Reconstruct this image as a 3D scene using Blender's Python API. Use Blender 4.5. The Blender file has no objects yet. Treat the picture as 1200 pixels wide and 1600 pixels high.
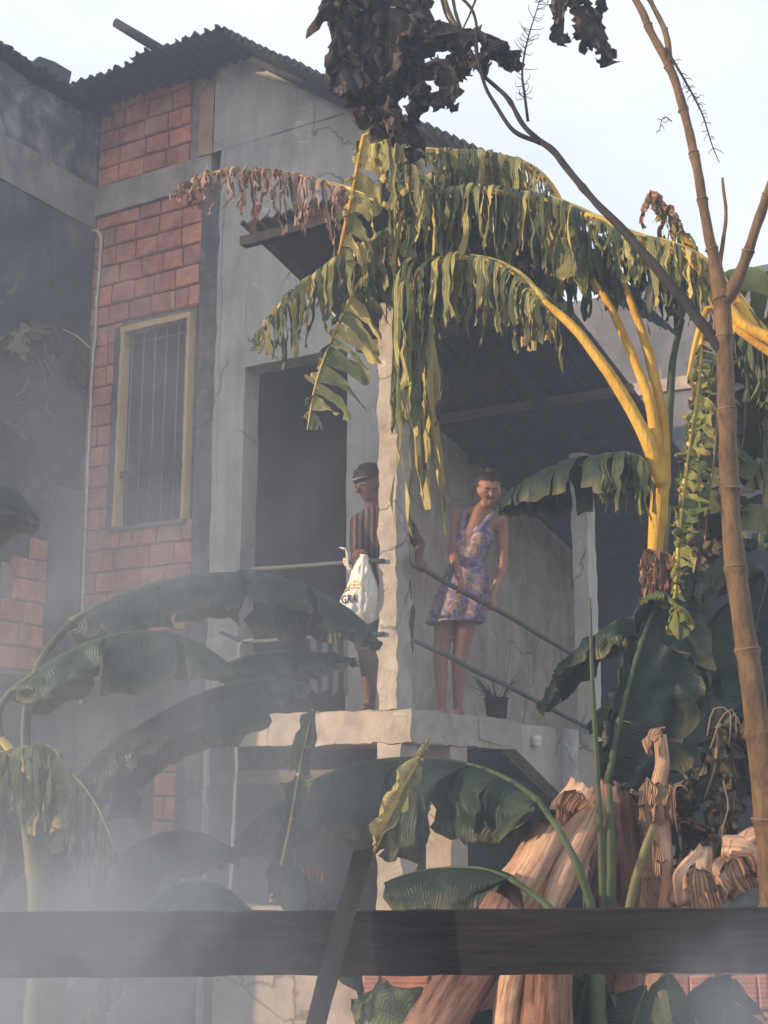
import bpy, math, random
from math import sin, cos, tan, pi, radians, sqrt
from mathutils import Vector, Matrix, noise
random.seed(11)
sc = bpy.context.scene
C = sc.collection
V = Vector

# ------------------------------------------------------------------ camera, world, sun, exposure
CZ = 2.6
TILT = math.atan(430/2000)
cam = bpy.data.objects.new('camera', bpy.data.cameras.new('camera'))
C.objects.link(cam)
cam.location = (0, 0, CZ)
cam.rotation_euler = (pi/2 + TILT, 0, 0)
cam.data.sensor_fit = 'VERTICAL'
cam.data.sensor_height = 24
cam.data.lens = 30
cam.data.clip_start = 0.05
cam.data.clip_end = 2000
sc.camera = cam

SUN_AZ = math.atan2(-0.95, -0.24)     # the sun stands low at the left, a little behind the viewer
SUN_EL = radians(12.5)
world = bpy.data.worlds.new('World')
sc.world = world
world.use_nodes = True
wn, wl = world.node_tree.nodes, world.node_tree.links
wn.clear()
wout = wn.new('ShaderNodeOutputWorld')
bg_sky = wn.new('ShaderNodeBackground'); bg_sky.inputs['Strength'].default_value = 0.10
sky = wn.new('ShaderNodeTexSky'); sky.sky_type = 'NISHITA'; sky.sun_disc = False
sky.sun_elevation = SUN_EL; sky.sun_rotation = SUN_AZ; sky.dust_density = 2.0
bg_cloud = wn.new('ShaderNodeBackground')
tc = wn.new('ShaderNodeTexCoord')
mp = wn.new('ShaderNodeMapping'); mp.inputs['Scale'].default_value = (1.0, 1.0, 2.2)
nz = wn.new('ShaderNodeTexNoise'); nz.inputs['Scale'].default_value = 2.3; nz.inputs['Detail'].default_value = 5
cr = wn.new('ShaderNodeValToRGB')
cr.color_ramp.elements[0].position = 0.3; cr.color_ramp.elements[0].color = (0.66, 0.76, 0.92, 1)
cr.color_ramp.elements[1].position = 0.62; cr.color_ramp.elements[1].color = (0.90, 0.93, 0.97, 1)
bg_cloud.inputs['Strength'].default_value = 0.77
mixw = wn.new('ShaderNodeMixShader'); mixw.inputs[0].default_value = 0.93
wl.new(tc.outputs['Generated'], mp.inputs[0]); wl.new(mp.outputs[0], nz.inputs['Vector'])
wl.new(nz.outputs['Fac'], cr.inputs[0]); wl.new(cr.outputs[0], bg_cloud.inputs['Color'])
wl.new(sky.outputs[0], bg_sky.inputs['Color'])
wl.new(bg_sky.outputs[0], mixw.inputs[1]); wl.new(bg_cloud.outputs[0], mixw.inputs[2])
wl.new(mixw.outputs[0], wout.inputs['Surface'])

sund = bpy.data.lights.new('sun', 'SUN'); sund.energy = 3.7; sund.angle = radians(0.6); sund.color = (1.0, 0.72, 0.46)
sun = bpy.data.objects.new('sun', sund); C.objects.link(sun)
sdir = V((sin(SUN_AZ)*cos(SUN_EL), cos(SUN_AZ)*cos(SUN_EL), sin(SUN_EL)))
sun.rotation_euler = (-sdir).to_track_quat('-Z', 'Y').to_euler()
sun.location = (-10, -5, 12)
sc.view_settings.view_transform = 'Standard'
sc.view_settings.look = 'None'
sc.view_settings.exposure = 0.75
sc.view_settings.gamma = 1.0
sc.view_settings.use_curve_mapping = False
sc.cycles.use_denoising = True
sc.cycles.volume_step_rate = 2.0
sc.cycles.volume_max_steps = 48
sc.cycles.max_bounces = 8
sc.cycles.volume_bounces = 1
sc.cycles.transparent_max_bounces = 16

# ------------------------------------------------------------------ frames of reference
Fv = V((0, cos(TILT), sin(TILT))); Uv = V((0, -sin(TILT), cos(TILT))); Rv = V((1, 0, 0))
def ray(u, v): return Fv + Rv*((u-600)/2000) + Uv*((800-v)/2000)
def at(u, v, Y):
    d = ray(u, v); return d*(Y/d.y) + V((0, 0, CZ))
def px(Y): return Y/2000.0          # metres per photo pixel at depth Y
X0 = V((0.0806, 7.4, 0)); EA = V((0.868, -0.4966, 0)).normalized(); EB = V((0.4966, 0.868, 0)).normalized(); UZ = V((0, 0, 1))
WANG = math.atan2(EA.y, EA.x)
def H(a, b, z): return X0 + EA*a + EB*b + UZ*z       # the house's own frame: a along the front, b into the house
def hab(p):
    r = p - X0; return r.dot(EA), r.dot(EB), p.z
def plane_hit(n, p0, u, v):
    d = ray(u, v); o = V((0, 0, CZ)); k = (p0-o).dot(n)/d.dot(n); return o + d*k
def fb(u, v, b): return hab(plane_hit(EB, H(0, b, 0), u, v))
def fa(u, v, a): return hab(plane_hit(EA, H(a, 0, 0), u, v))

# ------------------------------------------------------------------ materials
def nd(m, t, **k):
    n = m.node_tree.nodes.new(t)
    for q, w in k.items(): setattr(n, q, w)
    return n
def ramp(m, stops):
    n = nd(m, 'ShaderNodeValToRGB'); e = n.color_ramp.elements
    while len(e) < len(stops): e.new(0.5)
    for i, (p, c) in enumerate(stops):
        e[i].position = p; e[i].color = (*c, 1)
    return n
def mix(m, a, b, f, mode='MIX'):
    n = nd(m, 'ShaderNodeMix', data_type='RGBA', blend_type=mode); L = m.node_tree.links
    for i, s in ((0, f), (6, a), (7, b)):
        if hasattr(s, 'links'): L.new(s, n.inputs[i])
        elif i == 0: n.inputs[0].default_value = s
        else: n.inputs[i].default_value = (*s, 1)
    return n.outputs[2]
def base(name, rough=0.9):
    m = bpy.data.materials.new(name); m.use_nodes = True
    p = m.node_tree.nodes['Principled BSDF']; p.inputs['Roughness'].default_value = rough
    p.inputs['Specular IOR Level'].default_value = 0.25
    return m, p, m.node_tree.links
def noise_tex(m, scale, detail=6, rough=0.6, vec=None, dist=0.0):
    n = nd(m, 'ShaderNodeTexNoise'); n.inputs['Scale'].default_value = scale; n.inputs['Detail'].default_value = detail
    n.inputs['Roughness'].default_value = rough; n.inputs['Distortion'].default_value = dist
    if vec: m.node_tree.links.new(vec, n.inputs['Vector'])
    return n.outputs['Fac']
def geo(m, kind='Object', scale=None):
    t = nd(m, 'ShaderNodeTexCoord').outputs[kind]
    if scale:
        q = nd(m, 'ShaderNodeMapping'); q.inputs['Scale'].default_value = scale; m.node_tree.links.new(t, q.inputs[0]); return q.outputs[0]
    return t
def bump(m, p, h, strength=0.4, dist=0.01):
    b = nd(m, 'ShaderNodeBump'); b.inputs['Strength'].default_value = strength; b.inputs['Distance'].default_value = dist
    m.node_tree.links.new(h, b.inputs['Height']); m.node_tree.links.new(b.outputs[0], p.inputs['Normal'])

def mat_plaster(name, c1, c2, c3, soot=0.3, s=1.0, streak=True, bs=0.5):
    """rendered cement: mottled tone, dribbles, soot stains of their own shape"""
    m, p, L = base(name)
    o = geo(m)
    r = ramp(m, [(0.32, c1), (0.5, c2), (0.68, c3)]); L.new(noise_tex(m, 2.2*s, 8, 0.65, o, 0.4), r.inputs[0])
    col = r.outputs[0]
    if streak:
        st = geo(m, 'Object', (9*s, 9*s, 0.9*s))
        r2 = ramp(m, [(0.45, (0, 0, 0)), (0.75, (1, 1, 1))]); L.new(noise_tex(m, 1.0, 5, 0.6, st), r2.inputs[0])
        mm = nd(m, 'ShaderNodeMath', operation='MULTIPLY'); L.new(r2.outputs[0], mm.inputs[0]); mm.inputs[1].default_value = 0.35
        col = mix(m, col, tuple(x*0.45 for x in c1), mm.outputs[0])
    r3 = ramp(m, [(0.50, (0, 0, 0)), (0.66, (1, 1, 1))]); L.new(noise_tex(m, 1.1*s, 7, 0.7, o, 0.8), r3.inputs[0])
    mm = nd(m, 'ShaderNodeMath', operation='MULTIPLY'); L.new(r3.outputs[0], mm.inputs[0]); mm.inputs[1].default_value = soot
    col = mix(m, col, (0.035, 0.036, 0.042), mm.outputs[0])
    wv_ = nd(m, 'ShaderNodeTexNoise'); wv_.inputs['Scale'].default_value = 3.0; wv_.inputs['Detail'].default_value = 6; L.new(o, wv_.inputs['Vector'])
    mv = nd(m, 'ShaderNodeMix', data_type='VECTOR'); mv.inputs[0].default_value = .22; L.new(o, mv.inputs[4]); L.new(wv_.outputs['Color'], mv.inputs[5])
    vo = nd(m, 'ShaderNodeTexVoronoi', feature='DISTANCE_TO_EDGE'); vo.inputs['Scale'].default_value = 1.7; L.new(mv.outputs[1], vo.inputs['Vector'])
    rc = ramp(m, [(0.0, (1, 1, 1)), (0.012, (0, 0, 0))]); L.new(vo.outputs['Distance'], rc.inputs[0])
    rg_ = ramp(m, [(0.48, (0, 0, 0)), (0.56, (1, 1, 1))]); L.new(noise_tex(m, 1.3, 3, 0.5, o), rg_.inputs[0])
    cm = nd(m, 'ShaderNodeMath', operation='MULTIPLY'); L.new(rc.outputs[0], cm.inputs[0]); L.new(rg_.outputs[0], cm.inputs[1])
    cm2 = nd(m, 'ShaderNodeMath', operation='MULTIPLY'); L.new(cm.outputs[0], cm2.inputs[0]); cm2.inputs[1].default_value = .75
    col = mix(m, col, tuple(x*0.2 for x in c1), cm2.outputs[0])
    rp_ = ramp(m, [(0.60, (0, 0, 0)), (0.63, (1, 1, 1))]); L.new(noise_tex(m, 4.2*s, 9, 0.72, o, 1.2), rp_.inputs[0])
    pm_ = nd(m, 'ShaderNodeMath', operation='MULTIPLY'); L.new(rp_.outputs[0], pm_.inputs[0]); pm_.inputs[1].default_value = .45
    col = mix(m, col, tuple(min(.75, x*1.35) for x in c3), pm_.outputs[0])
    L.new(col, p.inputs['Base Color'])
    hsum = nd(m, 'ShaderNodeMath', operation='MULTIPLY_ADD'); L.new(rp_.outputs[0], hsum.inputs[0]); hsum.inputs[1].default_value = .22; L.new(noise_tex(m, 28*s, 10, 0.75, o), hsum.inputs[2])
    bump(m, p, hsum.outputs[0], bs, 0.02)
    return m
def mat_brick():
    m, p, L = base('hollow_brick_clay')
    oi = nd(m, 'ShaderNodeObjectInfo')
    r = ramp(m, [(0.0, (0.56, 0.23, 0.155)), (0.35, (0.74, 0.29, 0.18)), (0.7, (0.84, 0.34, 0.21)), (0.93, (0.60, 0.27, 0.20)), (1.0, (0.80, 0.44, 0.26))])
    L.new(oi.outputs['Random'], r.inputs[0])
    g = nd(m, 'ShaderNodeNewGeometry').outputs['Position']
    r2 = ramp(m, [(0.35, (0.42, 0.40, 0.41)), (0.60, (1, 1, 1))]); L.new(noise_tex(m, 2.6, 7, 0.7, g, 0.6), r2.inputs[0])
    col = mix(m, r.outputs[0], r2.outputs[0], 0.85, 'MULTIPLY')
    r3 = ramp(m, [(0.56, (0, 0, 0)), (0.70, (1, 1, 1))]); L.new(noise_tex(m, 7, 7, 0.7, g, 1.0), r3.inputs[0])
    mm = nd(m, 'ShaderNodeMath', operation='MULTIPLY'); L.new(r3.outputs[0], mm.inputs[0]); mm.inputs[1].default_value = 0.6
    col = mix(m, col, (0.46, 0.38, 0.33), mm.outputs[0])       # smeared mortar
    L.new(col, p.inputs['Base Color'])
    w = nd(m, 'ShaderNodeTexWave', wave_type='BANDS', bands_direction='Z'); w.inputs['Scale'].default_value = 14; w.inputs['Distortion'].default_value = 0.6
    L.new(g, w.inputs['Vector'])
    ad = nd(m, 'ShaderNodeMath', operation='ADD'); L.new(w.outputs['Fac'], ad.inputs[0]); L.new(noise_tex(m, 45, 6, 0.7, g), ad.inputs[1])
    bump(m, p, ad.outputs[0], 0.4, 0.008)
    return m
def mat_wood(name, c1, c2, s=1.0, rough=0.85, b=0.5, axis=(1, 1, 12)):
    m, p, L = base(name, rough)
    g = geo(m, 'Object', axis)
    r = ramp(m, [(0.3, c1), (0.7, c2)]); L.new(noise_tex(m, 3*s, 8, 0.7, g, 0.5), r.inputs[0])
    L.new(r.outputs[0], p.inputs['Base Color'])
    bump(m, p, noise_tex(m, 14*s, 8, 0.75, g), b, 0.012)
    return m
def mat_flat(name, c1, c2, scale=8, rough=0.8, b=0.25, bs=40, spec=None):
    m, p, L = base(name, rough)
    g = geo(m)
    r = ramp(m, [(0.3, c1), (0.7, c2)]); L.new(noise_tex(m, scale, 6, 0.65, g, 0.3), r.inputs[0])
    L.new(r.outputs[0], p.inputs['Base Color'])
    bump(m, p, noise_tex(m, bs, 8, 0.7, g), b, 0.01)
    if spec is not None: p.inputs['Specular IOR Level'].default_value = spec
    return m
def mat_leaf(name, stops, edge, edge_amt=0.6, trans=0.22, rough=0.5, vein=0.35, blotch=0.35, spot=(0.30, 0.24, 0.12), grain='X', wc=0.78):
    """blade: tone differs from torn strip to strip (attribute), fine cross veins, dry edge"""
    m, p, L = base(name, rough)
    uv = nd(m, 'ShaderNodeUVMap').outputs[0]
    at_ = nd(m, 'ShaderNodeAttribute', attribute_name='tone').outputs['Fac']
    g = nd(m, 'ShaderNodeNewGeometry').outputs['Position']
    n1 = noise_tex(m, 9, 6, 0.7, g, 0.6)
    s = nd(m, 'ShaderNodeMath', operation='MULTIPLY_ADD'); L.new(n1, s.inputs[0]); s.inputs[1].default_value = 0.7; s.inputs[2].default_value = -0.35
    s2 = nd(m, 'ShaderNodeMath', operation='ADD', use_clamp=True); L.new(s.outputs[0], s2.inputs[0]); L.new(at_, s2.inputs[1])
    r = ramp(m, stops); L.new(s2.outputs[0], r.inputs[0])
    col = r.outputs[0]
    rb = ramp(m, [(0.60, (0, 0, 0)), (0.70, (1, 1, 1))]); L.new(noise_tex(m, 16, 5, 0.6, g, 0.8), rb.inputs[0])
    mb_ = nd(m, 'ShaderNodeMath', operation='MULTIPLY'); L.new(rb.outputs[0], mb_.inputs[0]); mb_.inputs[1].default_value = blotch
    col = mix(m, col, spot, mb_.outputs[0])
    sx = nd(m, 'ShaderNodeSeparateXYZ'); L.new(uv, sx.inputs[0])
    ed = nd(m, 'ShaderNodeMath', operation='MULTIPLY_ADD'); L.new(n1, ed.inputs[0]); ed.inputs[1].default_value = 0.8; L.new(sx.outputs[1], ed.inputs[2])
    re_ = ramp(m, [(0.50, (0, 0, 0)), (0.62, (1, 1, 1))])
    sc_ = nd(m, 'ShaderNodeMath', operation='MULTIPLY'); L.new(ed.outputs[0], sc_.inputs[0]); sc_.inputs[1].default_value = 0.42
    L.new(sc_.outputs[0], re_.inputs[0])
    me = nd(m, 'ShaderNodeMath', operation='MULTIPLY'); L.new(re_.outputs[0], me.inputs[0]); me.inputs[1].default_value = edge_amt
    col = mix(m, col, edge, me.outputs[0])
    w = nd(m, 'ShaderNodeTexWave', wave_type='BANDS', bands_direction=grain); w.inputs['Scale'].default_value = 26 if grain == 'X' else 1.6; w.inputs['Distortion'].default_value = 3.0
    w.inputs['Detail'].default_value = 3
    L.new(uv, w.inputs['Vector'])
    col = mix(m, col, mix(m, col, (wc, wc, wc), 1.0, 'MULTIPLY'), w.outputs['Fac'])
    L.new(col, p.inputs['Base Color'])
    ad = nd(m, 'ShaderNodeMath', operation='MULTIPLY_ADD'); L.new(n1, ad.inputs[0]); ad.inputs[1].default_value = 1.6; L.new(w.outputs['Fac'], ad.inputs[2])
    bump(m, p, ad.outputs[0], vein, 0.012)
    out = m.node_tree.nodes['Material Output']
    if trans > 0:
        t = nd(m, 'ShaderNodeBsdfTranslucent'); L.new(col, t.inputs['Color'])
        mx = nd(m, 'ShaderNodeMixShader'); mx.inputs[0].default_value = trans
        L.new(p.outputs[0], mx.inputs[1]); L.new(t.outputs[0], mx.inputs[2]); L.new(mx.outputs[0], out.inputs['Surface'])
    return m

M = {}
M['plaster'] = mat_plaster('grey_cement_plaster', (0.42, 0.395, 0.36), (0.53, 0.50, 0.45), (0.62, 0.58, 0.52), 0.2)
M['plaster_raw'] = mat_plaster('rough_brown_cement', (0.33, 0.27, 0.22), (0.46, 0.385, 0.32), (0.56, 0.48, 0.40), 0.30, 1.6)
M['pale_cement'] = mat_plaster('pale_beam_cement', (0.38, 0.33, 0.28), (0.50, 0.435, 0.37), (0.60, 0.53, 0.45), 0.25, 2.2, False, 0.7)
M['sun_tinted_clay'] = mat_plaster('sun_tinted_clay_edge', (0.42, 0.24, 0.14), (0.55, 0.33, 0.20), (0.62, 0.42, 0.28), 0.1, 3, False, 0.8)  # sun's orange on this strip painted into the clay
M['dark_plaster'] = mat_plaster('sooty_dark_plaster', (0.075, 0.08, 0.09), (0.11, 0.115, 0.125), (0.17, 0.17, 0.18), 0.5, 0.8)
M['sooty_render'] = mat_plaster('sooty_brown_render', (.10, .085, .085), (.17, .145, .14), (.27, .22, .20), .6, 2.0, True, 1.0)
M['mortar'] = mat_plaster('mortar', (0.20, 0.17, 0.155), (0.30, 0.26, 0.23), (0.38, 0.34, 0.30), 0.4, 3, False)
M['inside'] = mat_plaster('room_shade_paint', (0.03, 0.034, 0.04), (0.045, 0.05, 0.058), (0.07, 0.075, 0.085), 0.5, 1)  # near-black colour paints the shade of unlit rooms and openings
M['brick'] = mat_brick()
M['roof'] = mat_flat('old_fibre_cement_roof', (0.035, 0.036, 0.042), (0.075, 0.075, 0.082), 5, 0.9, 0.5)  # dark colour also paints the shade of the undersides
M['batten'] = mat_wood('weathered_brown_batten', (0.10, 0.075, 0.06), (0.20, 0.15, 0.12))
M['dark_wood'] = mat_wood('dark_weathered_plank', (0.010, 0.010, 0.013), (0.060, 0.054, 0.056), 1.0, 0.75, 1.0, (1.6, 26, 26))
M['char_wood'] = mat_wood('charred_wood', (0.02, 0.02, 0.024), (0.06, 0.055, 0.055), 1.2, 0.85, 0.8, (8, 8, 2))
M['window_wood'] = mat_wood('yellow_window_wood', (0.60, 0.38, 0.14), (0.80, 0.56, 0.26), 1.5, 0.7, 0.5, (8, 8, 1.5))
M['pole'] = mat_wood('grey_green_pole', (0.075, 0.09, 0.085), (0.16, 0.175, 0.16), 2, 0.75, 0.6, (6, 6, 6))
M['iron'] = mat_flat('rusty_iron', (0.16, 0.13, 0.11), (0.32, 0.27, 0.22), 20, 0.6)
M['cable'] = mat_flat('white_cable', (0.50, 0.44, 0.38), (0.72, 0.66, 0.60), 12, 0.6)
M['ground'] = mat_flat('dry_earth', (0.10, 0.08, 0.055), (0.17, 0.14, 0.09), 2, 0.95, 0.6)
M['far_shaded_plaster'] = mat_plaster('far_shaded_cement', (.13, .13, .14), (.18, .18, .19), (.23, .225, .23), .3, .8)  # darker grey paints the far wall's shade
M['wilt'] = mat_leaf('wilted_green_blade', [(0.08, (0.035, 0.06, 0.035)), (0.36, (0.10, 0.14, 0.058)), (0.62, (0.27, 0.28, 0.10)), (0.88, (0.62, 0.52, 0.19))], (0.36, 0.30, 0.12), 0.4)  # brightest tones paint sunlit highlights among the wilted strips
M['fresh'] = mat_leaf('deep_green_blade', [(0.1, (0.018, 0.038, 0.033)), (0.5, (0.030, 0.060, 0.045)), (0.95, (0.062, 0.105, 0.058))], (0.22, 0.19, 0.08), 0.6, 0.24, 0.38, 0.3, 0.22, (0.16, 0.15, 0.06))
M['pale_leaf'] = mat_leaf('yellowing_blade', [(0.1, (0.12, 0.16, 0.05)), (0.5, (0.30, 0.32, 0.09)), (0.9, (0.55, 0.44, 0.12))], (0.50, 0.28, 0.12), 0.5, 0.25)
M['dry_pink'] = mat_leaf('dry_pinkish_shreds', [(0.1, (0.22, 0.13, 0.10)), (0.5, (0.36, 0.23, 0.18)), (0.9, (0.52, 0.34, 0.25))], (0.30, 0.17, 0.13), 0.4, 0.15, 0.8)
M['dead'] = mat_leaf('dead_brown_blade', [(0.1, (0.012, 0.010, 0.012)), (0.5, (0.028, 0.022, 0.023)), (0.9, (0.11, 0.078, 0.065))], (0.04, 0.03, 0.026), 0.4, 0.04, 0.75)
M['dead_olive'] = mat_leaf('withered_olive_blade', [(0.1, (0.03, 0.03, 0.02)), (0.5, (0.075, 0.07, 0.045)), (0.9, (0.20, 0.17, 0.10))], (0.25, 0.16, 0.10), 0.4, 0.08, 0.75)
M['orange_sheath'] = mat_leaf('dry_orange_sheath', [(0.1, (0.30, 0.13, 0.07)), (0.5, (0.52, 0.25, 0.14)), (0.9, (0.68, 0.42, 0.26))], (0.30, 0.12, 0.07), 0.4, 0.1, 0.8, 0.8, grain='Y', wc=.45)
M['yellow_stalk'] = mat_flat('yellow_orange_stalk', (0.55, 0.25, 0.03), (0.80, 0.47, 0.06), 7, 0.4, 0.9, 14)
def mat_stalk():
    m, p, L = base('blotched_yellow_stalk', 0.45); g = geo(m)
    r = ramp(m, [(0.28, (.30, .20, .035)), (0.42, (.62, .34, .04)), (0.6, (.82, .50, .07)), (0.75, (.74, .55, .14))]); L.new(noise_tex(m, 5, 8, .7, g, .6), r.inputs[0])
    r2 = ramp(m, [(0.62, (0, 0, 0)), (0.70, (1, 1, 1))]); L.new(noise_tex(m, 11, 6, .7, g, 1.0), r2.inputs[0])
    mm = nd(m, 'ShaderNodeMath', operation='MULTIPLY'); L.new(r2.outputs[0], mm.inputs[0]); mm.inputs[1].default_value = .55
    L.new(mix(m, r.outputs[0], (.22, .13, .05), mm.outputs[0]), p.inputs['Base Color'])
    q = geo(m, 'Object', (22, 22, 3)); bump(m, p, noise_tex(m, 3.0, 6, .7, q), .9, .02)
    return m
M['yellow_stalk'] = mat_stalk()
M['olive_rib'] = mat_flat('yellow_green_midrib', (0.50, 0.36, 0.08), (0.78, 0.56, 0.15), 9, 0.5)  # bright yellow paints the sun on the ribs
M['green_rib'] = mat_flat('green_midrib', (0.045, 0.075, 0.038), (0.11, 0.14, 0.062), 9, 0.5, 0.6, 22)
M['cut_stalk'] = mat_flat('dull_olive_stalk', (0.13, 0.13, 0.05), (0.26, 0.22, 0.09), 9, 0.55, 0.6, 20)
M['brown_rib'] = mat_flat('brown_midrib', (0.20, 0.13, 0.09), (0.38, 0.25, 0.16), 9, 0.8)
def mat_fibre(name, c0, c1, c2, c3):
    m, p, L = base(name, 0.85)
    uv = nd(m, 'ShaderNodeUVMap').outputs[0]
    q = nd(m, 'ShaderNodeMapping'); q.inputs['Scale'].default_value = (3.0, 26, 1); L.new(uv, q.inputs[0])
    n1 = noise_tex(m, 1.0, 8, 0.7, q.outputs[0], 0.5)
    r = ramp(m, [(0.34, c0), (0.43, c1), (0.58, c2), (0.72, c3)]); L.new(n1, r.inputs[0])
    g = geo(m); r2 = ramp(m, [(0.35, (0.55, 0.5, 0.5)), (0.6, (1, 1, 1))]); L.new(noise_tex(m, 6, 6, 0.7, g, 0.5), r2.inputs[0])
    L.new(mix(m, r.outputs[0], r2.outputs[0], 0.9, 'MULTIPLY'), p.inputs['Base Color'])
    bump(m, p, n1, .7, 0.02)
    return m
M['stem'] = mat_fibre('split_banana_fibre', (.14, .065, .042), (.60, .34, .22), (.82, .56, .38), (.90, .74, .56))  # lightened to stand in for sunlight that misses the stems
M['stem_wine'] = mat_fibre('wine_banana_fibre', (.05, .022, .018), (.20, .095, .065), (.40, .23, .15), (.58, .40, .28))
M['bark'] = mat_wood('smooth_ringed_bark', (0.07, 0.042, 0.028), (0.27, 0.17, 0.085), 1.6, 0.55, 0.8, (5, 5, 2.2))
M['dark_bark'] = mat_wood('dark_branch_bark', (0.018, 0.015, 0.017), (0.045, 0.036, 0.036), 1.5, 0.7, 0.6, (5, 5, 3))
M['scar'] = mat_flat('pale_node_scar', (0.14, 0.09, 0.06), (0.30, 0.21, 0.13), 20, 0.8)
M['skin'] = mat_flat('warm_brown_skin', (0.27, 0.13, 0.085), (0.38, 0.20, 0.135), 9, 0.5, 0.15)
M['skin_dark'] = mat_flat('deep_brown_skin', (0.12, 0.06, 0.045), (0.16, 0.08, 0.06), 6, 0.55, 0.05)
M['hair'] = mat_flat('black_hair', (0.010, 0.010, 0.012), (0.022, 0.020, 0.022), 30, 0.5, 0.5, 90)
M['eye'] = mat_flat('dark_eye', (0.015, 0.012, 0.012), (0.03, 0.02, 0.02), 10, 0.3)
M['lip'] = mat_flat('lip', (0.33, 0.13, 0.11), (0.38, 0.16, 0.13), 10, 0.5)
M['navy_cloth'] = mat_flat('dark_navy_cloth', (0.022, 0.027, 0.038), (0.045, 0.052, 0.065), 6, 0.9)
M['maroon_cloth'] = None
M['bag'] = mat_flat('white_plastic_film', (0.72, 0.68, 0.62), (0.82, 0.79, 0.74), 5, 0.4, 0.5, 14)
M['ink'] = mat_flat('navy_print', (0.02, 0.02, 0.07), (0.035, 0.035, 0.10), 10, 0.6)
M['yellow_ink'] = mat_flat('yellow_green_print', (0.50, 0.45, 0.10), (0.60, 0.56, 0.22), 10, 0.6)
M['pot'] = mat_flat('black_pot', (0.02, 0.02, 0.025), (0.04, 0.04, 0.045), 10, 0.6)
def mat_dress():
    m, p, L = base('purple_gold_swirl_print', 0.75)
    g = geo(m)
    n = noise_tex(m, 7.5, 2, 0.5, g, 1.6)
    r = ramp(m, [(0.30, (0.10, 0.09, 0.19)), (0.45, (0.17, 0.145, 0.27)), (0.475, (0.46, 0.39, 0.36)), (0.495, (0.30, 0.19, 0.12)), (0.525, (0.24, 0.16, 0.14)), (0.545, (0.44, 0.36, 0.33)), (0.57, (0.20, 0.14, 0.26)), (0.75, (0.15, 0.12, 0.26))])
    L.new(n, r.inputs[0]); L.new(r.outputs[0], p.inputs['Base Color'])
    bump(m, p, noise_tex(m, 25, 4, 0.6, g), 0.2, 0.01)
    return m
M['dress'] = mat_dress()
def mat_striped():
    m, p, L = base('maroon_striped_shirt', 0.85)
    g = geo(m)
    w = nd(m, 'ShaderNodeTexWave', wave_type='BANDS', bands_direction='X'); w.inputs['Scale'].default_value = 9; w.inputs['Distortion'].default_value = 2.0
    L.new(g, w.inputs['Vector'])
    r = ramp(m, [(0.3, (0.030, 0.020, 0.026)), (0.7, (0.075, 0.042, 0.042)), (0.95, (0.14, 0.095, 0.07))]); L.new(w.outputs['Fac'], r.inputs[0])
    L.new(r.outputs[0], p.inputs['Base Color'])
    return m
M['maroon_cloth'] = mat_striped()

# ------------------------------------------------------------------ object helpers
def root_loc(o):
    while o.parent: o = o.parent
    return o.location.copy()
def thing(name, label, cat, loc, group=None):
    o = bpy.data.objects.new(name, None); C.objects.link(o); o.location = loc; o.empty_display_size = 0.1
    o['label'] = label; o['category'] = cat
    if group: o['group'] = group
    return o
def link_mesh(name, verts, faces, m, parent=None, smooth=True, uv=None, tone=None, label=None, loc=None, kind=None):
    off = root_loc(parent) if parent else (V(loc) if loc else V((0, 0, 0)))
    me = bpy.data.meshes.new(name)
    me.from_pydata([tuple(V(v)-off) for v in verts], [], faces)
    if smooth: me.polygons.foreach_set('use_smooth', [True]*len(me.polygons))
    if uv:
        l = me.uv_layers.new(name='UVMap')
        li = [0]*len(me.loops); me.loops.foreach_get('vertex_index', li)
        flat = []
        for i in li: flat += [uv[i][0], uv[i][1]]
        l.data.foreach_set('uv', flat)
    if tone:
        a = me.attributes.new('tone', 'FLOAT', 'POINT'); a.data.foreach_set('value', tone)
    me.materials.append(m); me.update()
    o = bpy.data.objects.new(name, me); C.objects.link(o)
    if parent: o.parent = parent
    elif loc: o.location = off
    if label: o['label'] = label
    if kind: o['kind'] = kind
    return o
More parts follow.
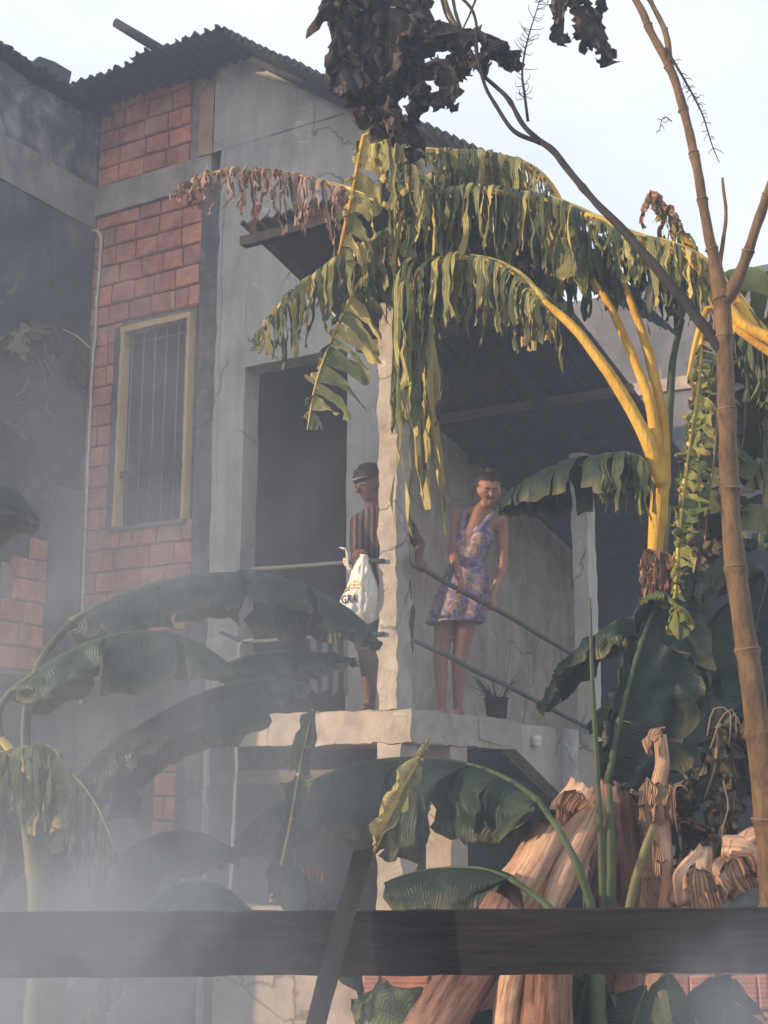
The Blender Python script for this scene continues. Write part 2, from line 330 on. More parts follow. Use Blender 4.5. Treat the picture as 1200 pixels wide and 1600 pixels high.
class MB:
    def __init__(s): s.v = []; s.f = []
    def add(s, vs, fs):
        k = len(s.v); s.v += [V(q) for q in vs]; s.f += [tuple(i+k for i in f) for f in fs]; return s
    def quad(s, *p): return s.add(p, [tuple(range(len(p)))])
    def box(s, o, x, y, z):
        """o = corner, x/y/z = edge vectors"""
        p = [o, o+x, o+x+y, o+y, o+z, o+x+z, o+x+y+z, o+y+z]
        return s.add(p, [(0, 3, 2, 1), (4, 5, 6, 7), (0, 1, 5, 4), (1, 2, 6, 5), (2, 3, 7, 6), (3, 0, 4, 7)])
    def hbox(s, a0, a1, b0, b1, z0, z1): return s.box(H(a0, b0, z0), EA*(a1-a0), EB*(b1-b0), UZ*(z1-z0))
    def rough(s, o, x, y, z, step=0.07, amp=0.008, freq=7.0):
        """box whose six faces are gridded and pushed about by one noise field, so its corners stay closed but uneven"""
        def face(o, p, q):
            n1 = max(1, min(60, int(p.length/step+.5))); n2 = max(1, min(60, int(q.length/step+.5)))
            vs = []
            for j in range(n2+1):
                for i in range(n1+1):
                    c = o + p*(i/n1) + q*(j/n2)
                    vs.append(c + noise.noise_vector(c*freq)*amp + noise.noise_vector(c*freq*3.1)*amp*0.6)
            fs = [(j*(n1+1)+i, j*(n1+1)+i+1, (j+1)*(n1+1)+i+1, (j+1)*(n1+1)+i) for j in range(n2) for i in range(n1)]
            s.add(vs, fs)
        face(o, x, z); face(o+y+x, -x, z); face(o+y, -y, z); face(o+x, y, z); face(o+z, x, y); face(o+y, x, -y)
        return s
    def hrough(s, a0, a1, b0, b1, z0, z1, step=0.07, amp=0.008, freq=7.0):
        return s.rough(H(a0, b0, z0), EA*(a1-a0), EB*(b1-b0), UZ*(z1-z0), step, amp, freq)
    def tube(s, pts, rad, n=8, flat=1.0, twist=0, cap=True):
        k = len(s.v); pts = [V(p) for p in pts]; m = len(pts)
        if not hasattr(rad, '__len__'): rad = [rad]*m
        ref = None
        for i, p in enumerate(pts):
            t = (pts[min(i+1, m-1)] - pts[max(i-1, 0)]); t = t.normalized() if t.length > 1e-9 else V((0, 0, 1))
            if ref is None: ref = t.orthogonal().normalized()
            ref = ref - t*ref.dot(t); ref = ref.normalized() if ref.length > 1e-6 else t.orthogonal().normalized()
            bi = t.cross(ref)
            for j in range(n):
                a = 2*pi*j/n + twist*i
                s.v.append(p + ref*(cos(a)*rad[i]) + bi*(sin(a)*rad[i]*flat))
        for i in range(m-1):
            for j in range(n):
                a, b = k+i*n+j, k+i*n+(j+1) % n; s.f.append((a, b, b+n, a+n))
        if cap:
            s.f.append(tuple(k+j for j in reversed(range(n)))); s.f.append(tuple(k+(m-1)*n+j for j in range(n)))
        return s
    def ball(s, c, r, n=8, m=6, sq=(1, 1, 1), jit=0):
        k = len(s.v); c = V(c)
        for i in range(m+1):
            th = pi*i/m
            for j in range(n):
                ph = 2*pi*j/n; q = V((sin(th)*cos(ph)*sq[0], sin(th)*sin(ph)*sq[1], cos(th)*sq[2]))*r
                if jit: q *= 1 + jit*noise.noise((c+q)*(1.2/r))
                s.v.append(c+q)
        for i in range(m):
            for j in range(n):
                a, b = k+i*n+j, k+i*n+(j+1) % n; s.f.append((a, b, b+n, a+n))
        return s
    def build(s, name, m, parent=None, smooth=False, **k): return link_mesh(name, s.v, s.f, m, parent, smooth, **k)
def spline(c, n):
    """catmull-rom through c, n+1 samples evenly spaced along its length"""
    c = [V(p) for p in c]; dense = []
    for i in range(len(c)-1):
        p0 = c[i-1] if i else c[0]*2-c[1]; p1, p2 = c[i], c[i+1]; p3 = c[i+2] if i+2 < len(c) else c[-1]*2-c[-2]
        for k in range(14):
            t = k/14; dense.append(0.5*((2*p1)+(p2-p0)*t+(2*p0-5*p1+4*p2-p3)*t*t+(3*p1-p0-3*p2+p3)*t**3))
    dense.append(c[-1])
    L = [0]
    for i in range(1, len(dense)): L.append(L[-1]+(dense[i]-dense[i-1]).length)
    out = []; j = 0
    for i in range(n+1):
        d = L[-1]*i/n
        while j < len(L)-2 and L[j+1] < d: j += 1
        w = (d-L[j])/max(1e-9, L[j+1]-L[j]); out.append(dense[j].lerp(dense[j+1], min(1, w)))
    return out, L[-1]
def P(*q):
    """pixel positions with a depth: P((u, v, Y), ...)"""
    return [at(*p) for p in q]

# ------------------------------------------------------------------ banana leaf
def leaf(parent, pts, W, m, rib, rr=(0.02, 0.004), start=0.0, strip=(1, 3), col=0.022, g=(0.9, 1.2), shrink=0.45, crumple=0.012,
         lift=0.3, lv=(0.6, 1.1), tone=(0.2, 0.9), sides=(1, 1), name='leaf', label=None, sway=0.25, tip=0.25, rows=9, twist=0.0, wav=0.0, up=V((0, 0, 1)), ribname='midrib', miss=0.0, base_w=0.12, ribn=8):
    cp, Ln = spline(pts, max(6, int(sum((V(pts[i+1])-V(pts[i])).length for i in range(len(pts)-1))/col)))
    N = len(cp)-1; i0 = int(N*start)
    vs, fs, uv, tn = [], [], [], []
    for si, sd in ((0, 1), (1, -1)):
        if not sides[si]: continue
        sl = sides[si]; i = i0
        while i < N:
            k = min(random.randint(*strip), N-i)
            if random.random() < miss: i += k; continue
            gg = random.uniform(*g); lf = random.uniform(*lv); sw = random.uniform(-sway, sway); tt = random.uniform(*tone); cl = random.uniform(-1, 1)
            b0 = len(vs); so = V((random.random()*9, random.random()*9, random.random()*9)); tw = random.uniform(-twist, twist); ph = random.random()*6.3; wv = random.uniform(.4, 1)*wav; fq = random.uniform(3, 7)
            mid = i + k/2
            for c in range(i, i+k+1):
                p = cp[c]; t = (cp[min(c+1, N)]-cp[max(c-1, 0)]).normalized()
                sv = t.cross(up)
                if sv.length < 0.25: sv = sv + t.cross(V((0.3, 1, 0)))*(0.25)
                sv = sv.normalized()*sd; un = sv.cross(t)*sd; un = un if un.z >= 0 else -un
                s = (c-i0)/max(1, N-i0)
                w = W*sl*lf*min(1, (s+0.01)/base_w)**0.6*min(1, (1.02-s)/tip)**0.65
                pos = p.copy(); off = (c-mid)
                for j in range(rows+1):
                    f = j/rows
                    q = pos + t*(off*col*((1-shrink*f**.7)*cos(tw*f)-1)) + sv*(off*col*(1-shrink*f**.7)*sin(tw*f)) + (t*sin(fq*f+ph)+sv*cos(fq*.8*f+ph)*.6)*(wv*f) + noise.noise_vector(V((c*0.35, j*0.55, 0))+so)*crumple*min(1, f*2.5)*(0.6+f)
                    q += un*(cl*crumple*1.2*sin(pi*(c-i)/k)*f)
                    vs.append(q); uv.append((s*Ln, f)); tn.append(tt)
                    ge = min(1, gg*f**0.8)
                    d = (sv*cos(lift)+un*sin(lift))*(1-ge) + V((0, 0, -1))*ge + t*sw*f
                    pos = pos + d.normalized()*(w/rows)
            R = rows+1
            for c in range(k):
                for j in range(rows):
                    a = b0+c*R+j; fs.append((a, a+1, a+R+1, a+R))
            i += k
    o = link_mesh(name, vs, fs, m, parent, True, uv, tn, label)
    n = max(8, N//3); rp, _ = spline(cp, n)
    rad = [(rr[0]+(rr[1]-rr[0])*(i/n)**0.75)*(1+0.06*noise.noise(rp[i]*40)) for i in range(n+1)]
    MB().tube(rp, rad, ribn).build(ribname, rib, o, True)
    return o
def stalk(parent, pts, rad, m, name='leaf_stalk', n=12, flat=0.8, rough=0.04, label=None):
    rp, L = spline(pts, max(8, int(sum((V(pts[i+1])-V(pts[i])).length for i in range(len(pts)-1))/0.03)))
    N = len(rp)-1
    if not hasattr(rad, '__len__'): rad = (rad, rad)
    K = len(rad)-1
    rs = []
    for i in range(N+1):
        x = i/N*K; k = min(K-1, int(x)); r = rad[k]+(rad[k+1]-rad[k])*(x-k)
        rs.append(r*.74)
    mb = MB().tube(rp, rs, n, flat)
    for i, q in enumerate(mb.v): mb.v[i] = q + noise.noise_vector(q*14)*rough*max(rs)*2
    return mb.build(name, m, parent, True, label=label)

# ------------------------------------------------------------------ ground
mb = MB(); G = 400
mb.quad(V((-G, -G, 0)), V((G, -G, 0)), V((G, G, 0)), V((-G, G, 0)))
mb.build('ground', M['ground'], kind='structure')

# ------------------------------------------------------------------ brick house
house = thing('brick_house', 'unfinished house of red hollow bricks and grey cement with upstairs balcony', 'house', H(-1.2, 0.9, 0))
def brick_mesh(i):
    r = random.Random(i); b = 0.04; vs = []
    for (x, z) in ((-.5, -.5), (.5, -.5), (.5, .5), (-.5, .5)): vs.append((x, .5, z))
    for (x, z) in ((-.5, -.5), (.5, -.5), (.5, .5), (-.5, .5)): vs.append((x+r.uniform(-.015, .015), -.25, z+r.uniform(-.02, .02)))
    for (x, z) in ((-.5+b, -.5+b*1.6), (.5-b, -.5+b*1.6), (.5-b, .5-b*1.6), (-.5+b, .5-b*1.6)): vs.append((x+r.uniform(-.02, .02), -.5+r.uniform(0, .2), z+r.uniform(-.03, .03)))
    fs = [(8, 9, 10, 11)]
    for k in range(4):
        n = (k+1) % 4; fs += [(k, n, 4+n, 4+k), (4+k, 4+n, 8+n, 8+k)]
    me = bpy.data.meshes.new('brick'); me.from_pydata(vs, [], fs); me.materials.append(M['brick']); me.update(); return me
BR = [brick_mesh(i) for i in range(6)]
def lay_bricks(parent, place, rot, u0, u1, z0, z1, course=0.168, blen=0.225, skip=None, keep=None, seed=1, joint=0.013):
    """place(u, z) -> world point on the brick face plane; rot = heading of the wall"""
    r = random.Random(seed); z = z0; k = 0; off = root_loc(parent)
    while z < z1-0.04:
        h = min(course+r.uniform(-.006, .006), z1-z); u = u0 - (0.5*blen if k % 2 else 0) - r.uniform(0, .04)
        while u < u1-0.02:
            L = blen*r.uniform(0.86, 1.1)
            if r.random() < 0.13: L *= 0.55
            a, b = max(u, u0), min(u+L, u1); u += L
            if b-a < 0.04: continue
            segs = [(a, b)]
            if skip:
                s0, s1, t0, t1 = skip
                if z+h > t0+0.03 and z < t1-0.03:
                    segs = [(x, y) for x, y in ((a, min(b, s0)), (max(a, s1), b)) if y-x > 0.04]
            for (x, y) in segs:
                cx, cz = (x+y)/2, z+h/2
                if keep and not keep(cx, cz): continue
                o = bpy.data.objects.new('brick', r.choice(BR)); C.objects.link(o); o.parent = parent
                o.location = place(cx, cz) - off + V((r.uniform(-.004, .004), r.uniform(-.006, .006), 0))
                o.rotation_euler = (0, r.uniform(-.012, .012), rot + r.uniform(-.012, .012)); o.scale = (y-x-joint, 0.055, h-joint*r.uniform(0.7, 1.5))
        z += h; k += 1
A_IN, A_PIER, A_COR = -3.36, -2.24, -2.06
WZ0, WZ1, WA0, WA1 = 4.55, 6.12, -2.98, -2.29
# brick front wall: mortar body with the window opening, bricks proud of it
mb = MB()
for (a0, a1, z0, z1) in ((A_IN-.3, WA0, 0, 8.3), (WA1, -2.39, 0, 8.3), (WA0, WA1, 0, WZ0), (WA0, WA1, WZ1, 8.3)):
    mb.hrough(a0, a1, .925, 1.06, z0, z1, .12, .004)
wall = mb.build('brick_wall', M['mortar'], house, True)
lay_bricks(wall, lambda a, z: H(a, .915, z), WANG, A_IN+.01, A_PIER, 3.72, 7.2, skip=(WA0-.03, WA1+.05, WZ0-.02, WZ1+.05), seed=4)
MB().hrough(A_IN+.01, A_PIER-.01, .895, .924, 1.0, 3.70, .05, .014, 6).build('soot_render', M['sooty_render'], house, True)
lay_bricks(wall, lambda a, z: H(a, .885, z), WANG, -2.50, -2.30, 2.2, 2.95, seed=44)
lay_bricks(wall, lambda a, z: H(a, .915, z), WANG, A_IN+.01, -2.385, 7.47, 8.32, seed=9, blen=.26)
MB().hrough(A_IN+.01, -2.15, .87, 1.05, 7.205, 7.455, .05, .009).build('ring_beam', M['plaster_raw'], house, True)
MB().hrough(A_PIER+.004, A_COR, .888, 1.1, 0, 7.2, .05, .010, 9).build('corner_pier', mat_plaster('weathered_dark_cement', (.14, .135, .14), (.20, .195, .195), (.28, .27, .26), .45, 2.5, True, .9), house, True)
MB().hrough(-2.275, -2.135, .86, 1.1, 7.46, 8.31, .035, .013, 9).build('sun_tinted_pier', M['sun_tinted_clay'], house, True)
mb = MB(); mb.hbox(-2.385, -2.28, 1.0, 1.05, 7.46, 8.3); mb.build('gap_shade_back', M['inside'], house)  # dark sheet painting the shade of the slot
# grey plaster wall with the doorway, gable above
DA0, DA1, DZ1 = -1.78, -0.89, 5.64
mb = MB()
mb.hrough(A_COR+.012, A_COR+.05, .862, 1.06, 0, 7.46, .022, .016, 16)
mb.hrough(A_COR+.03, DA0, .872, 1.06, 0, 7.46, .06, .006, 6)
mb.hrough(DA0, DA1, .872, 1.06, DZ1, 7.46, .08, .005)
mb.hrough(DA1, -.55, .872, 1.06, 3.0, 7.46, .08, .005)
mb.hrough(-.55, -.35, .872, 1.06, 5.6, 7.1, .09, .005)
mb.build('plaster_wall', M['plaster'], house, True)
p0 = fb(345, 45, .45); p1 = fb(730, 230, .45)
SL = (p1[2]-p0[2])/(p1[0]-p0[0])
def roof_z(a): return p0[2] + SL*(a-p0[0])
def prism(poly, depth_vec):
    m_ = MB(); n = len(poly); m_.add(poly+[p+depth_vec for p in poly], [tuple(reversed(range(n))), tuple(n+i for i in range(n))]+[(i, (i+1) % n, n+(i+1) % n, n+i) for i in range(n)])
    return m_
def gable(a0, a1, z0):
    m_ = MB(); n = 36; vs = []; k = 14
    for i in range(n+1):
        a = a0+(a1-a0)*i/n; zt = max(z0, roof_z(a)-.02)
        for j in range(k+1):
            c = H(a, .87, z0+(zt-z0)*j/k); vs.append(c+noise.noise_vector(c*6)*.006)
    m_.add(vs, [(i*(k+1)+j, (i+1)*(k+1)+j, (i+1)*(k+1)+j+1, i*(k+1)+j+1) for i in range(n) for j in range(k)])
    b = [H(a0, 1.06, z0), H(a1, 1.06, z0), H(a1, 1.06, max(z0, roof_z(a1)-.02)), H(a0, 1.06, roof_z(a0)-.02)]
    m_.add(b, [(3, 2, 1, 0)]); m_.add([H(a0, .87, z0), H(a0, 1.06, z0), H(a0, 1.06, roof_z(a0)-.02), H(a0, .87, roof_z(a0)-.02)], [(0, 1, 2, 3)])
    return m_
gable(-2.132, p0[0]+(7.47-p0[2])/SL, 7.462).build('gable_wall', M['plaster'], house, True)
gable(-.349, .30, 5.6).build('gable_wall', M['plaster'], house, True)
# side wall behind the balcony, running back into the plot
MB().hrough(-.80, -.66, 1.06, 4.8, 3.0, 5.62, .1, .006).build('side_wall', mat_plaster('stained_beige_cement', (.38, .30, .24), (.52, .43, .35), (.62, .53, .44), .25, 1.6), house, True)
MB().hbox(-.80, -.66, 1.06, 4.8, 0, 2.98).build('lower_side_wall', M['inside'], house)  # dark colour paints the shade of the open ground floor
MB().hbox(-.60, 3.2, 4.8, 4.95, 0, 4.75).build('dark_void_wall', M['inside'], house)  # wall added for the dark void, its shade painted in
# dark rooms behind the door and the window
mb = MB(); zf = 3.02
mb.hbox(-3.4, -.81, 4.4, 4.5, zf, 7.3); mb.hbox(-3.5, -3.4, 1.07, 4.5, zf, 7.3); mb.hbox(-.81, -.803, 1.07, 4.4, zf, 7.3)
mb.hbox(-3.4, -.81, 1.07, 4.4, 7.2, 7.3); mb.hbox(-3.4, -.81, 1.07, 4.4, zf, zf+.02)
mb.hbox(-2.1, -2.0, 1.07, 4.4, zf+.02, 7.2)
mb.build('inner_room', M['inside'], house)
mb = MB(); mb.hbox(-1.32, -1.02, 1.6, 1.9, zf+.02, 4.35); mb.hbox(-1.62, -1.36, 1.9, 2.2, zf+.02, 3.9); mb.build('dim_room_shape', M['char_wood'], house)  # unidentified dim shapes in the room, as plain blocks
# window
win = MB()
fr = .032
win.hrough(WA0, WA0+fr, .845, .93, WZ0, WZ1, .05, .006, 12); win.hrough(WA1-fr*.8, WA1, .845, .93, WZ0+.0, WZ1, .05, .006, 12)
win.hrough(WA0, WA1, .842, .93, WZ1, WZ1+.045, .05, .006, 12)
window = win.build('window', M['window_wood'], house, True)
MB().hrough(WA0-.005, WA1, .86, .93, WZ0-.03, WZ0, .05, .005, 12).build('sill', M['iron'], window, True)
MB().hrough(WA0-.085, WA0-.004, .87, .93, WZ0-.03, WZ1+.06, .04, .008, 12).build('frame_plaster', M['dark_plaster'], window, True)
for i in range(5):
    a = WA0+fr+.065+i*.115
    MB().tube([H(a, .885, WZ0), H(a+.004*((i*7) % 3-1), .885, (WZ0+WZ1)/2), H(a, .885, WZ1)], .0055, 6).build('bar', M['iron'], window, True)
MB().hbox(WA0+fr, WA1-fr*.8, .872, .90, 4.94, 4.985).build('cross_bar', M['char_wood'], window)
MB().tube([H(WA0+fr, .88, WZ1-.10), H(WA1-fr*.8, .88, WZ1-.10)], .005, 6).build('bar', M['iron'], window, True)
MB().hbox(WA0+fr, WA1-fr*.8, .93, .94, WZ0, WZ1).build('dark_opening_sheet', M['inside'], window)  # opaque dark sheet behind the bars paints the room's shade

def corrugated(parent, o, across, along, n_w, pitch, amp, name, m, seg=6, jit=0.0, thick=0.012, ns=6, seed=0):
    """one sheet: waves lie side by side along 'across', each running along 'along'"""
    ax = across.normalized(); up = ax.cross(along).normalized(); up = up if up.z > 0 else -up
    r = random.Random(seed); N = n_w*seg; vs = []
    ends = [(r.uniform(-jit, jit), r.uniform(-jit, jit)) for _ in range(N+1)]
    for lay in (0, 1):
        for i in range(N+1):
            x = pitch*i/seg; h = amp*sin(2*pi*i/seg)
            for j in range(ns+1):
                f = j/ns; e = ends[i][0]*(1-f)+ends[i][1]*f
                q = o + ax*x + along*f + along.normalized()*e + up*(h+lay*thick)
                vs.append(q + noise.noise_vector(q*1.7)*jit*.8)
    R = ns+1; T = (N+1)*R; fs = []
    for i in range(N):
        for j in range(ns):
            a = i*R+j; fs.append((a, a+R, a+R+1, a+1)); fs.append((T+a, T+a+1, T+a+R+1, T+a+R))
        fs.append((i*R, T+i*R, T+(i+1)*R, (i+1)*R)); a = i*R+ns; fs.append((a, a+R, T+a+R, T+a))
    for j in range(ns):
        fs.append((j, j+1, T+j+1, T+j)); a = N*R+j; fs.append((a, T+a, T+a+1, a+1))
    return link_mesh(name, vs, fs, m, parent, True)
# upper roof, right pitch: sheets side by side down the pitch
sl = (EA + UZ*SL).normalized(); Lr = ((p1[0]-p0[0])*sqrt(1+SL*SL))+.32; ns = 4; wv = 9
pit = Lr/(ns*wv)
for i in range(ns):
    o = H(p0[0], .45, p0[2]) + sl*(Lr*i/ns) + UZ*(.012*(i % 2)) + EB*random.uniform(-.03, .03)
    corrugated(house, o, sl, EB*3.6, wv, pit*1.01, .020, 'roof_sheet', M['roof'], 6, .012, .010, 6, i)
q0 = fb(120, 125, .45); sll = (H(q0[0], 0, q0[2]) - H(p0[0], 0, p0[2])); Ll = sll.length+.25; sll.normalize()
for i in range(2):
    o = H(p0[0], .45, p0[2]) + sll*(Ll*i/2) + UZ*(.015*(i % 2)) + EB*(-.03+.07*i)
    corrugated(house, o, sll, EB*3.4, 9, Ll/18*1.02, .022, 'roof_sheet', M['roof'], 6, .02, .010, 6, 20+i)
MB().tube([H(*fb(180, 35, .30)[:2], fb(180, 35, .30)[2]), H(*fb(225, 62, .42)[:2], fb(225, 62, .42)[2]), H(*fb(268, 88, .6)[:2], fb(268, 88, .6)[2]), H(*fb(330, 118, .8)[:2], fb(330, 118, .8)[2])], [.036, .04, .042, .04], 9).build('roof_log', M['char_wood'], house, True)
for f in (.25, .6):
    o = H(p0[0], .62, p0[2]-.06)
    MB().tube([H(p0[0]+.05, .5+f, roof_z(p0[0]+.05)-.06), H(.55, .5+f, roof_z(.55)-.06)], .03, 8).build('rafter', M['char_wood'], house, True)

# balcony slab, columns
FZ = 3.035
mb = MB(); mb.hrough(-1.11, .085, -.005, .868, FZ-.19, FZ, .03, .013, 10); mb.hrough(-.655, .085, .868, 1.55, FZ-.19, FZ, .08, .006, 8)
mb.build('balcony_slab', M['pale_cement'], house, True)
MB().hrough(-.125, -.005, -.012, .16, FZ+.004, 5.53, .025, .016, 11).build('column', M['pale_cement'], house, True)
MB().hrough(-.135, .020, -.008, .20, 0, FZ-.194, .035, .015, 10).build('column', M['pale_cement'], house, True)
MB().hrough(.26, .38, 2.13, 2.29, .5, 5.0, .035, .012, 10).build('column', M['plaster'], house, True)
pb0 = fa(706, 1250, .085); pb1 = fa(748, 1250, .085)
MB().hrough(-.09, .075, pb0[1], pb0[1]+.22, 0, FZ-.194, .05, .010, 9).build('column', M['plaster_raw'], house, True)
# stair wall that falls away to the back
SA = .082
sp = [fa(u, v, SA) for (u, v) in ((783, 1128), (783, 1152), (800, 1165), (885, 1250), (960, 1330), (1060, 1420), (1100, 1130))]
b_end = 6.0
poly = [H(SA, sp[0][1], sp[0][2]), H(SA, sp[1][1], sp[1][2]), H(SA, sp[2][1], sp[2][2]), H(SA, sp[3][1], sp[3][2]), H(SA, sp[4][1], sp[4][2]), H(SA, b_end, 1.0), H(SA, b_end, sp[0][2])]
prism(poly, EA*-.12).build('stair_wall', M['plaster'], house)
prism([H(SA+.01, sp[0][1]-.35, sp[0][2]), H(SA+.01, sp[0][1]-.35, sp[0][2]-.12), H(SA+.01, sp[0][1]+.05, sp[0][2]-.16), H(SA+.01, sp[0][1]+.05, sp[0][2])], EA*-.2).build('ledge', M['pale_cement'], house)
# ground floor: dark rooms, sill wall, corner pier
lp0, lp1 = fb(326, 1250, .3), fb(371, 1250, .3)
MB().hrough(lp0[0], lp1[0], .3, .86, 0, FZ-.17, .06, .012, 8).build('lower_pier', M['dark_plaster'], house, True)
MB().hrough(lp0[0]-.22, lp0[0]-.02, .55, .86, 0, FZ-.1, .06, .014, 8).build('lower_pier', M['plaster_raw'], house, True)
s0 = fb(332, 1412, .0); s1 = fb(600, 1412, 0)
MB().hrough(s0[0], -.14, -.005, .12, s0[2]-.07, s0[2]+.0, .05, .008).build('sill_ledge', M['pale_cement'], house, True)
MB().hrough(s0[0]+.01, -.14, .01, .11, 0, s0[2]-.074, .08, .008).build('sill_wall', M['plaster_raw'], house, True)
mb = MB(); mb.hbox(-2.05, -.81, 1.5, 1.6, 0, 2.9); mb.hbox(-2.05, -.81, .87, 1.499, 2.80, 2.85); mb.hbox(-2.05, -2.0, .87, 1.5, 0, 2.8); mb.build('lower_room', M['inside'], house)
MB().hrough(lp1[0]-.02, -.15, .10, .16, 2.62, 2.70, .06, .008).build('lintel_strip', M['batten'], house, True)

# balcony roof
RZ, RP = 5.57, .19
def rz(a, b): return H(a, b, RZ-RP*b)
down = (EB - UZ*RP)
for i in range(3):
    a0 = -.5 + i*.47
    corrugated(house, rz(a0, -.95 if i < 2 else -.2)+UZ*(.01*(i % 2)), EA, down*(1.85 if i < 2 else 1.1), 6, .0795, .016, 'roof_sheet', M['roof'], 6, .006, .010, 5, 40+i)
    a1 = -.65 + i*.52
    corrugated(house, rz(a1, .87)+UZ*(.012+.01*(i % 2)), EA, down*4.2, 6, .0875, .016, 'roof_sheet', M['roof'], 6, .006, .010, 6, 50+i)
for b, m_ in ((-.88, 'char_wood'), (.42, 'batten'), (1.53, 'batten'), (2.25, 'char_wood'), (3.4, 'char_wood')):  # front beam gets dark wood to paint its shadow
    a0 = -.62 if b > .9 else -.55
    MB().rough(rz(a0, b)-UZ*.075, EA*((.95 if b > 0 else .42)-a0), EB*.06, UZ*.055, .1, .006).build('batten', M[m_], house, True)
MB().rough(rz(.30, -.3)-UZ*.135, EA*.07, down*5.0, UZ*.06, .15, .006).build('rafter', M['char_wood'], house, True)

# railing poles tied between the columns
nC = (H(.35, 2.2, 0)-H(.0, .1, 0)); nC = V((nC.y, -nC.x, 0)).normalized()
def railp(pts, n0=H(.07, .1, 0)): return [plane_hit(nC, n0, u, v) for u, v in pts]
MB().tube(railp([(645, 881), (662, 889), (700, 912), (725, 925), (765, 946), (800, 965), (850, 996), (893, 1021), (918, 1036)]), [.016, .017, .017, .018, .018, .018, .017, .016, .016], 9).build('railing_pole', M['pole'], house, True)
MB().tube(railp([(645, 999), (665, 1009), (700, 1024), (740, 1047), (790, 1070), (840, 1096), (885, 1120), (925, 1141)]), [.014, .016, .016, .017, .016, .016, .015, .014], 9).build('railing_pole', M['pole'], house, True)
def frontp(pts, b=-.03): return [H(*fb(u, v, b)) for u, v in pts]
MB().tube(frontp([(372, 892), (400, 889), (450, 886), (500, 882), (550, 878), (600, 876)]), .013, 8).build('railing_pole', M['pole'], house, True)
MB().tube(frontp([(345, 988), (380, 1003), (420, 1001), (460, 997), (540, 993), (600, 990)]), .012, 8).build('railing_pole', M['pole'], house, True)

# ------------------------------------------------------------------ burnt neighbour house at the left edge
nh = thing('burnt_house', 'dark sooty plastered house wall with torn roof edge, meeting the red bricks', 'house', H(A_IN-.5, -.5, 0))
z225 = fa(70, 248, A_IN)[2]; z290 = fa(70, 318, A_IN)[2]; z120 = fa(90, 150, A_IN)[2]
BF = -2.3  # forward length out of view set by the shade it casts
MB().hrough(A_IN-.2, A_IN, BF, .9, 0, z290, .12, .012, 3).build('plaster_wall', mat_plaster('smoke_stained_render', (.045, .048, .056), (.085, .088, .10), (.19, .185, .19), .65, .8, True, .9), nh, True)
MB().hrough(A_IN-.2, A_IN+.012, BF, .9, z290+.003, z225, .08, .012, 5).build('ring_beam', mat_plaster('smoked_beam_cement', (.22, .21, .21), (.30, .285, .28), (.38, .36, .35), .35, 1.4), nh, True)
MB().hrough(A_IN-.2, A_IN-.01, BF, .9, z225+.003, z120, .08, .014, 4).build('gable_wall', mat_plaster('mottled_smoked_plaster', (.09, .09, .10), (.19, .18, .19), (.40, .37, .38), .6, 2.0), nh, True)
MB().hrough(A_IN-3, A_IN-.2, .7, .9, 0, z120, .3, .01).build('back_wall', M['dark_plaster'], nh, True)
for i in range(4):
    o = H(A_IN+.12, BF+.0+i*.80, z120+.02+.03*(i % 2)) + UZ*(.05*i*0)
    corrugated(nh, o, EB, EA*-2.6 + UZ*(1.35+.05*(i % 2)), 9, .105, .026, 'roof_sheet', M['roof'], 5, .05, .012, 5, 70+i)  # unseen ridge raised to keep sun off the brick house gable
prism([H(A_IN-.2, BF+.02, z120-.3), H(A_IN-2.7, BF+.02, z120-.3), H(A_IN-2.7, BF+.02, z120+1.34), H(A_IN-.2, BF+.02, z120+.02)], EB*.1).build('unseen_gable_end', M['dark_plaster'], nh)  # unseen closing walls added to stop sun passing under the roof
MB().hbox(A_IN-2.8, A_IN-2.7, BF, .9, 0, z120+1.36).build('unseen_side_wall', M['dark_plaster'], nh)
MB().hbox(A_IN-2.7, A_IN-.2, BF, BF+.1, 0, z120-.3).build('unseen_front_wall', M['dark_plaster'], nh)
tp = [fa(u, v, A_IN-.1) for u, v in ((30, 118), (62, 88), (85, 96), (112, 112), (108, 132), (40, 135))]
prism([H(A_IN-.1, b, z) for _, b, z in tp], EA*-.03).build('roof_sheet', M['roof'], nh)
MB().hrough(A_IN+.0, A_IN+.12, .55, .80, 0, 4.85, .06, .010, 6).build('corner_pier', M['dark_plaster'], nh, True)
patch = MB().hbox(A_IN+.0135, A_IN+.016, .1, .5, 3.4, 4.2).build('bare_brick_patch', M['mortar'], nh)
pc = [fa(u, v, A_IN) for u, v in ((50, 945), (20, 985), (75, 905))]
def keep(b, z):
    d = min(sqrt(((b-c[1])/.26)**2+((z-c[2])/.33)**2) for c in pc); return d < 1
lay_bricks(patch, lambda b, z: H(A_IN+.02, b, z), WANG+pi/2, -.35, .54, 3.1, 4.5, keep=keep, seed=12)

# ------------------------------------------------------------------ grey house far behind
fh = thing('grey_house', 'grey plastered house wall far behind the yellow banana stalks', 'house', H(6, 8, 0))
f0 = fb(925, 470, 7.0); f1 = fb(1230, 470, 7.0)
MB().hrough(f0[0]-1.2, f1[0]+3, 7.0, 7.2, 0, fb(1000, 452, 7.0)[2], .4, .02, 2).build('plaster_wall', M['far_shaded_plaster'], fh, True)
MB().hrough(f0[0]-1.2, f1[0]+3, 6.95, 7.0, fb(1000, 620, 7.0)[2], fb(1000, 600, 7.0)[2], .3, .01, 2).build('ring_beam', M['plaster_raw'], fh, True)
for u, v in ((1085, 1250),):
    w = fb(u, v, 7.0); MB().hbox(w[0]-.3, w[0]+.4, 6.96, 7.0, w[2]-.6, w[2]+.5).build('window', M['inside'], fh)
